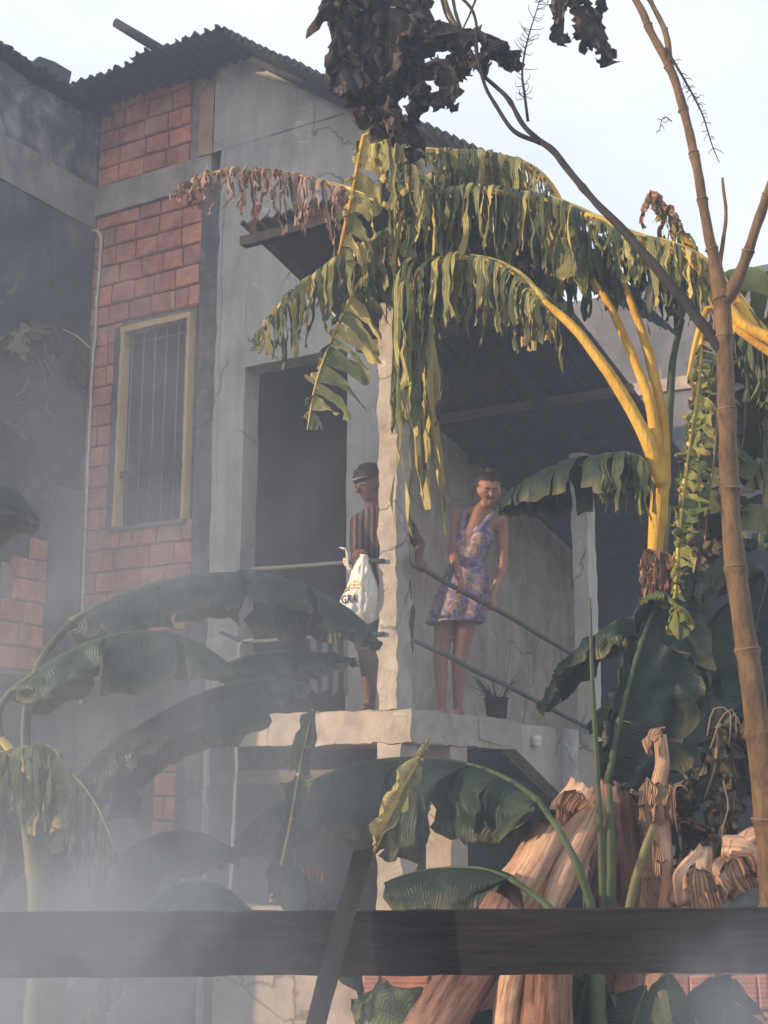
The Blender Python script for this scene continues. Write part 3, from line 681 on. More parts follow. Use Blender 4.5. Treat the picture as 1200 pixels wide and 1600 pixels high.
# low wall of red bricks under the plank
lw = thing('low_brick_wall', 'low wall of red bricks seen below the dark plank', 'wall', at(700, 1560, 6.6)*V((1, 1, 0)) if False else V((at(700, 1560, 6.6).x, 6.6, 0)))
q0, q1 = at(566, 1522, 6.6), at(1250, 1522, 6.6)
bw = MB().rough(V((q0.x, 6.62, 0)), V((q1.x-q0.x, 0, 0)), V((0, .12, 0)), V((0, 0, q0.z)), .15, .006).build('mortar_body', M['mortar'], lw, True)
lay_bricks(bw, lambda x, z: V((x, 6.6, z)), 0, q0.x, q0.x+2.2, q0.z-.5, q0.z, seed=31)

# ------------------------------------------------------------------ people
def voxel_body(name, caps, balls, voxel, m, parent, smooth_it=5, label=None):
    """one continuous skin: tapered limbs and masses fused into a single surface"""
    mb = MB()
    for (p, q, r1, r2, *fl) in caps:
        p, q = V(p), V(q); f = fl[0] if fl else 1.0
        n = max(4, int((q-p).length/.02)); d = (q-p).normalized()
        pts = []; rs = []
        for i in range(5): t = i/5; pts.append(p-d*r1*cos(t*pi/2)); rs.append(max(.0005, r1*sin(t*pi/2)))
        for i in range(n+1): t = i/n; pts.append(p.lerp(q, t)); rs.append(r1+(r2-r1)*t)
        for i in range(4, -1, -1): t = i/5; pts.append(q+d*r2*cos(t*pi/2)); rs.append(max(.0005, r2*sin(t*pi/2)))
        mb.tube(pts, rs, 14, f)
    for (c, r, sq) in balls: mb.ball(c, r, 16, 12, sq)
    o = mb.build(name, m, parent, True, label=label)
    md = o.modifiers.new('r', 'REMESH'); md.mode = 'VOXEL'; md.voxel_size = voxel
    ms = o.modifiers.new('s', 'SMOOTH'); ms.factor = .5; ms.iterations = smooth_it
    dg = bpy.context.evaluated_depsgraph_get(); dg.update()
    me = bpy.data.meshes.new_from_object(o.evaluated_get(dg)); o.modifiers.clear(); o.data = me
    me.name = name; me.polygons.foreach_set('use_smooth', [True]*len(me.polygons)); me.update()
    if not me.materials: me.materials.append(m)
    return o
def loft(rings, n=40, name='dress', m=None, parent=None, wave=None, inner=.004):
    """rings: (centre, half width, half depth, side dir, fold amount)"""
    mb = MB(); vs = []
    for k, (c, w, d, sd, fold) in enumerate(rings):
        c = V(c); sd = V(sd).normalized(); fw = UZ.cross(sd)
        for j in range(n):
            a = 2*pi*j/n; f = 1+fold*sin(a*7+1.3*sin(a*2)+k*.1)
            vs.append(c+sd*(cos(a)*w*f)+fw*(sin(a)*d*f)+noise.noise_vector(c+V((cos(a), sin(a), k*.35))*2)*.004)
    fs = [(k*n+j, k*n+(j+1) % n, (k+1)*n+(j+1) % n, (k+1)*n+j) for k in range(len(rings)-1) for j in range(n)]
    mb.add(vs, fs); return mb.build(name, m, parent, True)
def hand(caps, balls, wrist, grip, axis, s=1.0, thumb=1):
    """palm and five fingers closing round a pole that passes through 'grip' along 'axis'"""
    ax = V(axis).normalized(); w = V(wrist); g = V(grip); d = (g-w).normalized(); back = d.cross(ax).normalized()
    if back.y > 0: back = -back                     # back of the hand faces the viewer
    palm0 = w+d*.02; palm1 = g + back*.022 - d*.012
    for k in (-1.1, 0, 1.1): caps.append((w+ax*.006*k, palm1+ax*.02*k*s, .018*s, .013*s))
    for k, L in ((-1.5, .9), (-.5, 1.0), (.5, .96), (1.5, .82)):
        b = palm1+ax*.019*k*s
        c1 = b + d*.026*L + back*.002; c2 = c1 + d*.012*L - back*.026*L; c3 = c2 - d*.022*L - back*.010
        caps.append((b, c1, .0098*s, .0090*s)); caps.append((c1, c2, .0090*s, .0082*s)); caps.append((c2, c3, .0082*s, .0070*s))
    t0 = w+d*.025+ax*.022*thumb; t1 = t0+d*.028+ax*.020*thumb-back*.006; t2 = t1+d*.020-ax*.004*thumb-back*.020
    caps.append((t0, t1, .012*s, .0105*s)); caps.append((t1, t2, .0105*s, .0085*s))

# the woman on the balcony
YW = 8.28
wl_ = at(703, 1113, YW)
woman = thing('person', 'young woman in purple and gold patterned sleeveless dress, hands on the balcony pole', 'person', V((wl_.x, wl_.y, FZ)))
def w(u, v, dy=0): return at(u, v, YW+dy)
rail1 = railp([(716, 920), (767, 947)])
rax = rail1[1]-rail1[0]
hipc = w(716, 925); chest = w(742, 838); neckb = w(753, 794, -.02)
sdv = V((.93, -.36, 0)).normalized()                    # across her shoulders
fwd = V((-.36, -.93, 0)).normalized()
shL, shR = neckb - sdv*.150 - UZ*.035, neckb + sdv*.150 - UZ*.045
shL = w(714, 805, .03); shR = w(784, 814, -.02)
caps = []; balls = []
elL = w(708, 868, -.03); wrL = rail1[0]+V((.01, .0, .060))+fwd*.0; elR = w(786, 885, -.02); wrR = rail1[1]+V((.012, .02, .062))
ftL, ftR = V((w(690, 1113).x, YW-.02, FZ+.03)), V((w(716, 1113).x, YW+.02, FZ+.03))
hL, hR = w(697, 950, .02), w(733, 948, .0); kL, kR = w(688, 1032, -.03), w(717, 1034, -.03)
caps += [(hL, kL, .075, .050), (kL, ftL+UZ*.05, .049, .030), (hR, kR, .075, .050), (kR, ftR+UZ*.05, .049, .030)]
caps += [(kL.lerp(ftL, .3)-fwd*.015, kL.lerp(ftL, .5)-fwd*.006, .045, .036), (kR.lerp(ftR, .3)-fwd*.015, kR.lerp(ftR, .5)-fwd*.006, .045, .036)]
for ft in (ftL, ftR):
    caps.append((ft-fwd*.03, ft+fwd*.10-UZ*.008, .030, .022)); caps.append((ft+UZ*.04, ft-fwd*.02, .03, .028))
    for k in range(5): t = ft+fwd*.11+sdv*(-.024+.012*k)-UZ*.014; caps.append((t-fwd*.02, t+fwd*(.022-.003*abs(k-1)), .009, .0075))
caps += [(hipc-sdv*.055, chest.lerp(hipc, .35)-sdv*.035, .085, .072, .8), (hipc+sdv*.055, chest.lerp(hipc, .35)+sdv*.035, .085, .072, .8)]
caps += [(chest-sdv*.05, chest.lerp(hipc, .5)-sdv*.03, .085, .072, .8), (chest+sdv*.05, chest.lerp(hipc, .5)+sdv*.03, .085, .072, .8)]
caps += [(chest, neckb-UZ*.03, .095, .07, .8), (shL, neckb-UZ*.012, .040, .038), (shR, neckb-UZ*.012, .040, .038), (chest-sdv*.06+UZ*.05, shL, .06, .042), (chest+sdv*.06+UZ*.05, shR, .06, .042)]
caps += [(shL, elL, .041, .034), (elL, wrL, .034, .021), (shR, elR, .041, .034), (elR, wrR, .034, .021)]
hc = w(764, 767, -.08)                                   # head centre
caps += [(neckb-UZ*.02, hc-UZ*.05+V((0, .02, 0)), .045, .042)]
hd = V((.10, -.90, -.42)).normalized()                   # looks down towards the viewer
hs = hd.cross(UZ).normalized(); hu = hs.cross(hd).normalized()
hs = -hs if hs.x < 0 else hs
def hp(x, y, z): return hc + hs*x + hd*y + hu*z
balls += [(hp(0, -.012, .026), .083, (.93, 1.0, .97))]
caps += [(hp(-.026, .028, .0), hp(-.015, .040, -.050), .054, .032), (hp(.026, .028, .0), hp(.015, .040, -.050), .054, .032)]
caps += [(hp(0, .074, .018), hp(0, .093, -.012), .008, .010), (hp(-.005, .084, -.010), hp(.005, .084, -.010), .007, .007)]
caps += [(hp(-.040, .058, -.006), hp(-.028, .066, -.016), .018, .014), (hp(.040, .058, -.006), hp(.028, .066, -.016), .018, .014)]
caps += [(hp(0, .060, -.068), hp(0, .050, -.074), .016, .018), (hp(-.03, .064, .036), hp(.03, .064, .036), .013, .013)]
for s_ in (-1, 1): caps.append((hp(.074*s_, -.005, .012), hp(.071*s_, .0, -.018), .010, .008))
hand(caps, balls, wrL, rail1[0], rax, .95, 1); hand(caps, balls, wrR, rail1[1], rax, .95, -1)
voxel_body('body', caps, balls, .0065, M['skin'], woman)
for s_ in (-1, 1):
    MB().ball(hp(.030*s_, .073, .010), .0075, 10, 8, (1.6, 1, .55)).build('eye', M['eye'], woman, True)
    MB().tube([hp(.014*s_, .080, .030), hp(.030*s_, .079, .036), hp(.046*s_, .066, .030)], [.0025, .0038, .002], 6).build('eyebrow', M['hair'], woman, True)
MB().tube([hp(-.020, .076, -.050), hp(0, .083, -.050), hp(.020, .076, -.050)], [.002, .0055, .002], 8).build('lips', M['lip'], woman, True)
mb = MB(); vs_ = []
for i in range(15):
    for j in range(24):
        th = pi*i/28*1.26; ph = 2*pi*j/24
        x, y, z = sin(th)*cos(ph), sin(th)*sin(ph), cos(th)
        q = hp(x*.096, -.024+y*.100, .028+z*.102)
        if y > .22 and z < .50: q = hp(x*.076, -.022+y*.070, .036+z*.082)
        vs_.append(q+noise.noise_vector(q*30)*.004)
mb.add(vs_, [(i*24+j, i*24+(j+1) % 24, (i+1)*24+(j+1) % 24, (i+1)*24+j) for i in range(14) for j in range(24)])
for i in range(90):
    a_ = random.uniform(0, 6.28); e_ = random.uniform(.05, 1.7); y_ = sin(e_)*sin(a_)
    if y_ > .5 and cos(e_) < .5: continue
    q0_ = hp(sin(e_)*cos(a_)*.088, -.022+y_*.094, .026+cos(e_)*.092); d0_ = (q0_-hc).normalized()
    mb.tube([q0_, q0_+d0_*.008+noise.noise_vector(q0_*30)*.012, q0_+d0_*.012+noise.noise_vector(q0_*30)*.026], [.004, .003, .001], 4)
mb.ball(hp(.012, -.035, .118), .040, 16, 12, (1.05, 1, .8), .25)
mb.build('hair', M['hair'], woman, True)
# dress: bodice, waist, flared pleated skirt to mid thigh, one broad shoulder strap each side
bc = [(chest-sdv*.05, chest.lerp(hipc, .5)-sdv*.03, .095, .080, .8), (chest+sdv*.05, chest.lerp(hipc, .5)+sdv*.03, .095, .080, .8),
      (hipc-sdv*.05, chest.lerp(hipc, .3)-sdv*.035, .095, .082, .8), (hipc+sdv*.05, chest.lerp(hipc, .3)+sdv*.035, .095, .082, .8),
      (chest-sdv*.05+fwd*.040-UZ*.01, chest-sdv*.045+fwd*.035-UZ*.05, .055, .05), (chest+sdv*.05+fwd*.040-UZ*.01, chest+sdv*.045+fwd*.035-UZ*.05, .055, .05)]
for s_, shp in ((-1, shL), (1, shR)):
    a = chest+sdv*.062*s_+fwd*.075+UZ*.02; b = neckb.lerp(shp, .62)+UZ*.022+fwd*.005; c = chest+sdv*.07*s_-fwd*.075+UZ*.03
    pts, _ = spline([a, a.lerp(b, .55)+fwd*.020, b, b.lerp(c, .5)-fwd*.012, c], 8)
    for i in range(8): bc.append((pts[i], pts[i+1], .020, .020))
dress = voxel_body('dress', bc, [], .006, M['dress'], woman, 2)
rg = []; hem = w(711, 974, .0)
for t, ww, dd, fo in ((0, .098, .088, .0), (.12, .122, .108, .02), (.3, .150, .128, .05), (.55, .172, .140, .08), (.8, .172, .142, .11), (1.0, .180, .148, .14)):
    rg.append((w(735, 880).lerp(hem, t), ww, dd, sdv, fo))
loft(rg, 96, 'skirt', M['dress'], woman)

# the man behind the front column
YM = 7.86
mp_ = at(585, 1100, YM)
man = thing('person', 'stooping person in dark maroon shirt and pale headband, half hidden by the front column', 'person', V((mp_.x, mp_.y, FZ)))
def q_(u, v, dy=0): return at(u, v, YM+dy)
caps = []; balls = []
hip = q_(600, 965); che = q_(592, 848, -.06); nk = q_(588, 800, -.12)
sL, sR = q_(562, 818, -.1), q_(632, 822, .12)
fL, fR = V((q_(578, 1100).x, YM-.06, FZ+.03)), V((q_(622, 1100).x, YM+.12, FZ+.03))
kL2, kR2 = q_(576, 1035, -.08), q_(622, 1035, .05)
caps += [(hip-V((.09, 0, 0)), kL2, .10, .062), (kL2, fL+UZ*.06, .058, .038), (hip+V((.07, 0, 0)), kR2, .10, .062), (kR2, fR+UZ*.06, .058, .038)]
for ft in (fL, fR): caps.append((ft-V((0, -.03, 0)), ft+V((-.03, -.13, -.005)), .034, .025)); caps.append((ft+UZ*.05, ft, .035, .03))
caps += [(hip-V((.06, 0, 0)), che-V((.06, 0, 0)), .11, .115, .8), (hip+V((.06, 0, 0)), che+V((.07, 0, 0)), .11, .115, .8), (che, nk, .12, .07), (sL, nk, .055, .05), (sR, nk, .055, .05)]
grip = railp([(656, 887)])[0]; gripL = H(*fb(566, 878, .0))
eR = q_(655, 850, .1); eL = q_(560, 868, -.16)
wR = grip+V((-.005, .02, .065)); wL2 = gripL + V((.0, .03, .06))
caps += [(sR, eR, .050, .040), (eR, wR, .039, .025), (sL, eL, .05, .04), (eL, wL2, .038, .025)]
mh = q_(577, 756, -.20)
caps += [(nk, mh+V((.01, .04, -.06)), .055, .05)]
md_ = V((-.72, -.50, -.42)).normalized(); ms_ = md_.cross(UZ).normalized(); mu_ = ms_.cross(md_).normalized()
def mq(x, y, z): return mh+ms_*x+md_*y+mu_*z
balls += [(mq(0, -.01, .03), .087, (1, 1, 1))]
caps += [(mq(-.02, .03, 0), mq(-.012, .05, -.06), .055, .03), (mq(.02, .03, 0), mq(.012, .05, -.06), .055, .03), (mq(0, .078, .02), mq(0, .108, -.014), .010, .014), (mq(-.01, .078, -.042), mq(.01, .078, -.042), .012, .012)]
for s_ in (-1, 1): caps.append((mq(.08*s_, -.005, .01), mq(.077*s_, 0, -.02), .011, .009))
hand(caps, balls, wR, grip, rax, 1.05, -1); hand(caps, balls, wL2, gripL, EA, 1.05, 1)
voxel_body('body', caps, balls, .008, M['skin_dark'], man)
for s_ in (-1, 1): MB().ball(mq(.030*s_, .078, .012), .009, 8, 6, (1.4, 1.4, .7)).build('eye', M['eye'], man, True)
mb = MB(); vs_ = []
for i in range(11):
    for j in range(24):
        th = pi/2*1.12*i/10; ph = 2*pi*j/24
        qq = mq(sin(th)*cos(ph)*.096, -.012+sin(th)*sin(ph)*.100, .045+cos(th)*.078); vs_.append(qq+noise.noise_vector(qq*20)*.004)
mb.add(vs_, [(i*24+j, i*24+(j+1) % 24, (i+1)*24+(j+1) % 24, (i+1)*24+j) for i in range(10) for j in range(24)])
for i in range(160):
    a_ = random.uniform(0, 6.28); e_ = random.uniform(.1, 1.45); q0_ = mq(sin(e_)*cos(a_)*.095, -.012+sin(e_)*sin(a_)*.099, .045+cos(e_)*.078)
    d0_ = (q0_-mh).normalized(); mb.tube([q0_, q0_+d0_*.004+noise.noise_vector(q0_*40)*.008, q0_+d0_*.005+noise.noise_vector(q0_*40)*.016], [.004, .003, .001], 4)
hairm = mb.build('hair', M['hair'], man, True)
MB().tube([mq(-.082, .055, .050), mq(-.05, .086, .056), mq(0, .098, .058), mq(.05, .086, .056), mq(.082, .055, .050)], [.004, .007, .008, .007, .004], 8).build('headband', mat_flat('pale_grey_band', (.12, .13, .12), (.22, .23, .20), 20, .9), man, True)
caps = [(hip-V((.065, 0, -.05)), che-V((.068, 0, 0)), .122, .128, .8), (hip+V((.065, 0, .05)), che+V((.078, 0, 0)), .122, .128, .8), (che, nk-UZ*.02, .132, .085), (sL, nk-UZ*.02, .066, .062), (sR, nk-UZ*.02, .066, .062), (sL, sL.lerp(eL, .75), .064, .060), (sR, sR.lerp(eR, .35), .064, .060)]
voxel_body('shirt', caps, [], .009, M['maroon_cloth'], man, 3)
caps = [(hip-V((.07, 0, -.03)), hip+V((.07, 0, .03)), .125, .125), (hip-V((.09, 0, 0)), (hip-V((.09, 0, 0))).lerp(kL2, .55), .118, .095), (hip+V((.07, 0, 0)), (hip+V((.07, 0, 0))).lerp(kR2, .75), .118, .10)]
voxel_body('shorts', caps, [], .009, M['navy_cloth'], man, 3)

# ------------------------------------------------------------------ things on the balcony
# white carrier bag tied to the front pole
BY = H(-.28, -.06, 0).y
rowsb = [(866, 567, 573), (872, 560, 577), (882, 554, 579), (893, 549, 583), (905, 546, 588), (918, 541, 592), (930, 535, 594), (942, 530, 595), (952, 529, 595), (961, 533, 593), (968, 553, 589), (974, 568, 580)]
def bag_pt(v, t, back=False, off=0):
    for i in range(len(rowsb)-1):
        if rowsb[i][0] <= v <= rowsb[i+1][0]: break
    f = (v-rowsb[i][0])/(rowsb[i+1][0]-rowsb[i][0]); f = max(0, min(1, f))
    l = rowsb[i][1]*(1-f)+rowsb[i+1][1]*f; r = rowsb[i][2]*(1-f)+rowsb[i+1][2]*f
    u = l+(r-l)*(t+1)/2; fv = (v-864)/(976-864)
    th = .085*sqrt(max(0, 1-t*t))*sin(pi*min(1, max(0, fv))**.8)**.5
    cr = .014*noise.noise(V((u*.10, v*.035, 3)))+.011*noise.noise(V((u*.25+v*.06, v*.05, 7)))+.004*noise.noise(V((u*.6, v*.3, 1)))
    return at(u, v, BY + (th*.6 if back else -th-cr-off))
mb = MB(); nv, nt = 44, 26
g = []
for back in (False, True):
    for i in range(nv+1):
        for j in range(nt+1): mb.v.append(bag_pt(866+(974-866)*i/nv, -1+2*j/nt, back))
T = (nv+1)*(nt+1)
for k in (0, T):
    for i in range(nv):
        for j in range(nt):
            a = k+i*(nt+1)+j; f = (a, a+1, a+nt+2, a+nt+1); mb.f.append(f if k == 0 else f[::-1])
bag = thing('carrier_bag', 'white plastic carrier bag with navy letters hanging from the front balcony pole', 'bag', at(563, 876, BY))
mb.build('bag_body', M['bag'], bag, True)
MB().tube(frontp([(566, 872), (563, 866), (568, 868), (571, 874)], -.05), .006, 6).build('handle', M['bag'], bag, True)
def bag_text(s, u0, v0, hgt, wd, slant, m, nm):
    cu = bpy.data.curves.new(nm, 'FONT'); cu.body = s; cu.size = 1; cu.resolution_u = 2; cu.offset = .02
    o = bpy.data.objects.new(nm, cu); dg = bpy.context.evaluated_depsgraph_get()
    C.objects.link(o); dg.update(); me = bpy.data.meshes.new_from_object(o.evaluated_get(dg)); bpy.data.objects.remove(o)
    xs = [q.co.x for q in me.vertices]; mw = max(xs)
    def put(x, y, off):
        u = u0+x/mw*wd; v = v0-y*hgt/.7-slant*x/mw
        for i in range(len(rowsb)-1):
            if rowsb[i][0] <= v <= rowsb[i+1][0]: break
        f = (v-rowsb[i][0])/(rowsb[i+1][0]-rowsb[i][0]); l = rowsb[i][1]*(1-f)+rowsb[i+1][1]*f; r = rowsb[i][2]*(1-f)+rowsb[i+1][2]*f
        t = max(-.98, min(.98, (u-l)/(r-l)*2-1)); return bag_pt(v, t, False, off)
    vs = [put(q.co.x, q.co.y, .0035) for q in me.vertices]
    link_mesh(nm, vs, [tuple(p.vertices) for p in me.polygons], m, bag, False)
bag_text('GRA', 532.5, 943, 13, 26, 2, M['ink'], 'print')
bag_text('BI', 537, 925, 8, 9, 2, M['ink'], 'print')
for k in range(3):
    pts = []
    for i in range(13):
        a = pi*(.95-.85*i/12); u = 556+cos(a)*(14+k*3.2); v = 928-sin(a)*(20-k*3.5)+k*1.5
        for r_ in range(len(rowsb)-1):
            if rowsb[r_][0] <= v <= rowsb[r_+1][0]: break
        f = (v-rowsb[r_][0])/(rowsb[r_+1][0]-rowsb[r_][0]); l = rowsb[r_][1]*(1-f)+rowsb[r_+1][1]*f; rr_ = rowsb[r_][2]*(1-f)+rowsb[r_+1][2]*f
        pts.append(bag_pt(v, max(-.97, min(.97, (u-l)/(rr_-l)*2-1)), False, .002))
    MB().tube(pts, [.0012+.003*sin(pi*i/12) for i in range(13)], 6).build('print', M['yellow_ink'], bag, True)
# frayed string knotted on the same pole
rt = thing('frayed_string', 'frayed beige string knotted round the front balcony pole beside the bag', 'string', H(*fb(541, 880, -.05)))
mb = MB()
for k in range(6):
    mb.tube(frontp([(530+k*1.5, 855+k), (539, 856), (541+k*.4, 866), (540+k*.7, 880), (542+k*.9, 888), (546+k, 896-k)], -.05-.004*k), .0022, 5)
mb.tube(frontp([(537, 873), (544, 878), (540, 884), (537, 876)], -.05), .007, 6)
mb.build('strand', M['cable'], rt, True)
# dark cloth over the lower front pole
cl = MB(); n1, n2 = 26, 24; vs_ = []
for i in range(n1+1):
    for j in range(n2+1):
        u = 482+62*i/n1; v = 994+88*j/n2*(1-.05*sin(i*.7)); qv = H(*fb(u, v, -.045+.012*sin(i*.9)+.008*noise.noise(V((i*.3, j*.2, 1))))); vs_.append(qv)
k0 = len(vs_)
for i in range(n1+1):
    for j in range(n2//2+1):
        u = 482+62*i/n1; v = 994+88*j/n2; vs_.append(H(*fb(u, v, -.005+.006*sin(i*.9))) if j else vs_[i*(n2+1)])
fs_ = [(i*(n2+1)+j, (i+1)*(n2+1)+j, (i+1)*(n2+1)+j+1, i*(n2+1)+j+1) for i in range(n1) for j in range(n2)]
R2 = n2//2+1
fs_ += [(k0+i*R2+j, k0+(i+1)*R2+j, k0+(i+1)*R2+j+1, k0+i*R2+j+1) for i in range(n1) for j in range(n2//2)]
co = link_mesh('dark_cloth', vs_, fs_, M['navy_cloth'], None, True, loc=H(*fb(515, 994, -.04)))
co['label'] = 'dark cloth hung over the lower front balcony pole under the bag'; co['category'] = 'cloth'
# potted plant on the balcony edge
pz = fa(778, 1128, -.02); pp = H(-.02, pz[1]-.02, pz[2]+.01)
pot = thing('potted_plant', 'small spiky plant in a black pot standing on the balcony edge', 'plant', pp)
MB().tube([pp, pp+UZ*.02, pp+UZ*.13, pp+UZ*.14, pp+UZ*.15, pp+UZ*.10], [.062, .066, .080, .088, .086, .07], 18).build('pot', M['pot'], pot, True)
mb = MB()
for k in range(34):
    a = random.uniform(0, 6.28); L = random.uniform(.10, .24); o_ = pp+UZ*.12+V((cos(a), sin(a), 0))*.03
    e = o_+V((cos(a)*L*.7, sin(a)*L*.7, L*random.uniform(.3, 1.0)))
    mb.tube([o_, o_.lerp(e, .5)+UZ*.03, e], [.004, .0035, .0012], 4)
mb.build('leaf_blades', mat_flat('dull_green_spikes', (.05, .07, .04), (.11, .13, .08), 10), pot, True)
MB().tube([pp+UZ*.12+V((.05, 0, 0)), pp+V((.075, 0, .30)), pp+V((.10, 0, .46)), pp+V((.115, .0, .60))], [.005, .004, .003, .002], 5).build('twig', M['brown_rib'], pot, True)
ball = MB().ball(H(*fa(838, 1158, SA+.03)), .036, 14, 10, (1, 1, 1.2), .35).build('white_rag', M['bag'], None, True, loc=H(*fa(838, 1158, SA+.03)))
ball['label'] = 'crumpled pale rag stuck on the grey stair wall below the potted plant'; ball['category'] = 'rag'
# white cables down the wall
cb = thing('cable', 'long white cable running down the red brick wall in the corner', 'cable', H(*fb(150, 362, .84)))
pts = frontp([(141, 362), (150, 360), (156, 366), (158, 376), (155, 420), (151, 470), (149, 520), (145, 560), (143, 600), (140, 660), (137, 720), (136, 760), (133, 820), (131, 880), (129, 930), (128, 1000), (126, 1100)], .86)
pts, _ = spline(pts, 90); pts = [p+noise.noise_vector(p*9)*.005 for p in pts]
MB().tube(pts, [.0125*(1+.25*noise.noise(p*11)) for p in pts], 7).build('cable_sheath', M['cable'], cb, True)
MB().tube(frontp([(143, 545), (120, 525), (92, 511), (60, 505), (20, 512)], .6), .005, 6).build('side_wire', M['cable'], cb, True)
cb2 = thing('cable', 'white cable hanging from the balcony corner down past the dark ground floor', 'cable', H(*fb(368, 1010, .0)))
pts = frontp([(395, 1001), (376, 1005), (372, 1020), (374, 1040), (371, 1100), (368, 1150), (370, 1200), (366, 1250), (364, 1310), (361, 1360), (358, 1395)], -.03)
pts, _ = spline(pts, 60); pts = [p+noise.noise_vector(p*9)*.005 for p in pts]
MB().tube(pts, [.0105*(1+.25*noise.noise(p*13)) for p in pts], 7).build('cable_sheath', M['cable'], cb2, True)
cb3 = thing('wire', 'thin wire slung from the wall to the front column under the balcony roof', 'wire', H(*fb(440, 410, .5)))
pts, _ = spline([H(*fb(428, 396, .6)), H(*fb(470, 435, .45)), H(*fb(530, 500, .25)), H(*fb(596, 560, .0))], 30)
MB().tube(pts, .004, 5).build('cable_sheath', M['cable'], cb3, True)
# timber wedged up against the gable, loose beam end under the balcony roof
# ------------------------------------------------------------------ the big wilting banana plant
R_ = random.Random(5)
bp = thing('banana_plant', 'tall wilting banana plant with thick yellow stalks and tattered drooping leaves before the balcony', 'plant', V((at(960, 1400, 5.15).x, 5.15, 0)))
W_ = dict(strip=(1, 3), col=.0125, shrink=.35, crumple=.016, twist=2.2, wav=.014, g=(1.7, 2.6), lift=.15, lv=(.6, 1.25), sway=.22, rows=11, base_w=.06)
YS, OR, GR = M['yellow_stalk'], M['olive_rib'], M['green_rib']
# stem, upper sheath and dry sheath scraps
stalk(bp, P((945, 1500, 5.15), (950, 1400, 5.15), (968, 1250, 5.15), (992, 1080, 5.18), (1012, 980, 5.2), (1026, 880, 5.2), (1034, 790, 5.2)), (.058, .058, .055, .052, .052, .056, .060), M['cut_stalk'], 'sheath_stem', 14)
stalk(bp, P((1022, 880, 5.16), (1029, 800, 5.14), (1032, 740, 5.14), (1022, 670, 5.14)), (.044, .058, .060, .036), YS, 'sheath_stem', 14, label='bright yellow upper part of the stem')
# petioles
stalk(bp, P((1032, 760, 5.12), (1012, 690, 5.10), (975, 620, 5.1), (935, 560, 5.12), (895, 510, 5.15), (850, 472, 5.2)), (.045, .046, .040, .036, .032, .026), YS)
stalk(bp, P((1034, 760, 5.17), (1018, 640, 5.2), (998, 580, 5.25), (975, 525, 5.3), (948, 470, 5.35), (915, 425, 5.4), (888, 392, 5.42)), (.045, .042, .036, .031, .028, .025, .022), YS)
stalk(bp, P((1038, 760, 5.2), (1036, 660, 5.24), (1020, 580, 5.28), (1004, 520, 5.3), (988, 478, 5.32), (975, 440, 5.35)), (.045, .040, .034, .034, .028, .022), YS)
stalk(bp, P((1042, 720, 5.3), (1046, 640, 5.4), (1052, 560, 5.45), (1066, 500, 5.5)), (.03, .030, .026, .02), M['green_rib'])
# leaf whose blade droops under the lower petiole, then falls as a long curtain down the column
leaf(bp, P((850, 472, 5.2), (815, 432, 5.3), (770, 408, 5.4), (720, 402, 5.5), (672, 418, 5.6), (645, 450, 5.65)), .37, M['wilt'], OR, (.020, .010), **W_)
CU_ = dict(name='leaf', label='long limp shreds hanging down the front column', strip=(1, 5), col=.012, shrink=.25, crumple=.026, wav=.034, g=(2.6, 3.6), lift=.0, rows=18, tone=(-.1, .95), base_w=.02, tip=.05)
leaf(bp, P((684, 402, 5.62), (655, 408, 5.66), (622, 425, 5.7)), .95, M['wilt'], OR, (.008, .005), twist=5, lv=(.25, 1.05), sway=.10, **CU_)
leaf(bp, P((668, 420, 5.7), (645, 425, 5.72), (630, 445, 5.74)), 1.55, M['wilt'], OR, (.007, .004), twist=6, lv=(.3, 1.0), sway=.06, **CU_)
leaf(bp, P((650, 440, 5.66), (632, 450, 5.67)), 1.50, M['wilt'], OR, (.006, .004), twist=5, lv=(.5, 1.0), sway=.05, **CU_)
# top leaf
leaf(bp, P((888, 392, 5.42), (884, 350, 5.45), (866, 300, 5.5), (830, 262, 5.55), (780, 245, 5.6), (720, 238, 5.62), (662, 234, 5.65)), .33, M['wilt'], YS, (.024, .012), label='topmost leaf of the crown', tone=(.25, 1.0), **W_)
# the long middle leaf that runs left over the doorway
leaf(bp, P((1120, 440, 5.0), (1060, 392, 5.1), (990, 368, 5.2), (925, 338, 5.3), (860, 312, 5.4), (760, 298, 5.5), (660, 300, 5.6), (608, 318, 5.65)), .40, M['wilt'], OR, (.026, .012), start=.42, tone=(.1, .9), **W_)
leaf(bp, P((700, 330, 5.65), (640, 345, 5.75), (585, 375, 5.8), (530, 405, 5.85), (480, 445, 5.9), (435, 485, 5.95), (396, 532, 6.0)), .34, M['wilt'], OR, (.014, .003), strip=(1, 3), col=.0145, shrink=.35, crumple=.015, twist=2.2, wav=.016, g=(1.6, 2.4), lift=.1, lv=(.6, 1.15), sway=.25, rows=11, tone=(.15, .95))
leaf(bp, P((760, 345, 5.75), (700, 350, 5.8), (650, 370, 5.8), (600, 400, 5.85), (560, 440, 5.9)), .34, M['wilt'], OR, (.014, .006), tone=(.0, .7), **W_)
leaf(bp, P((1110, 420, 5.3), (1050, 395, 5.35), (990, 385, 5.4), (930, 372, 5.45), (880, 352, 5.5)), .36, M['wilt'], OR, (.012, .006), tone=(.0, .8), **W_)
leaf(bp, P((1090, 440, 5.5), (1030, 410, 5.5), (960, 395, 5.55), (900, 400, 5.6), (850, 390, 5.6), (800, 380, 5.6)), .30, M['fresh'], OR, (.012, .006), tone=(.2, .9), **W_)
leaf(bp, P((880, 330, 5.65), (800, 315, 5.7), (720, 318, 5.75), (650, 330, 5.8), (610, 350, 5.8)), .42, M['wilt'], OR, (.010, .006), tone=(.0, .7), **W_)
leaf(bp, P((800, 270, 5.7), (740, 262, 5.7), (690, 268, 5.75), (650, 290, 5.75), (630, 330, 5.75)), .30, M['wilt'], OR, (.010, .006), tone=(.1, .9), **W_)
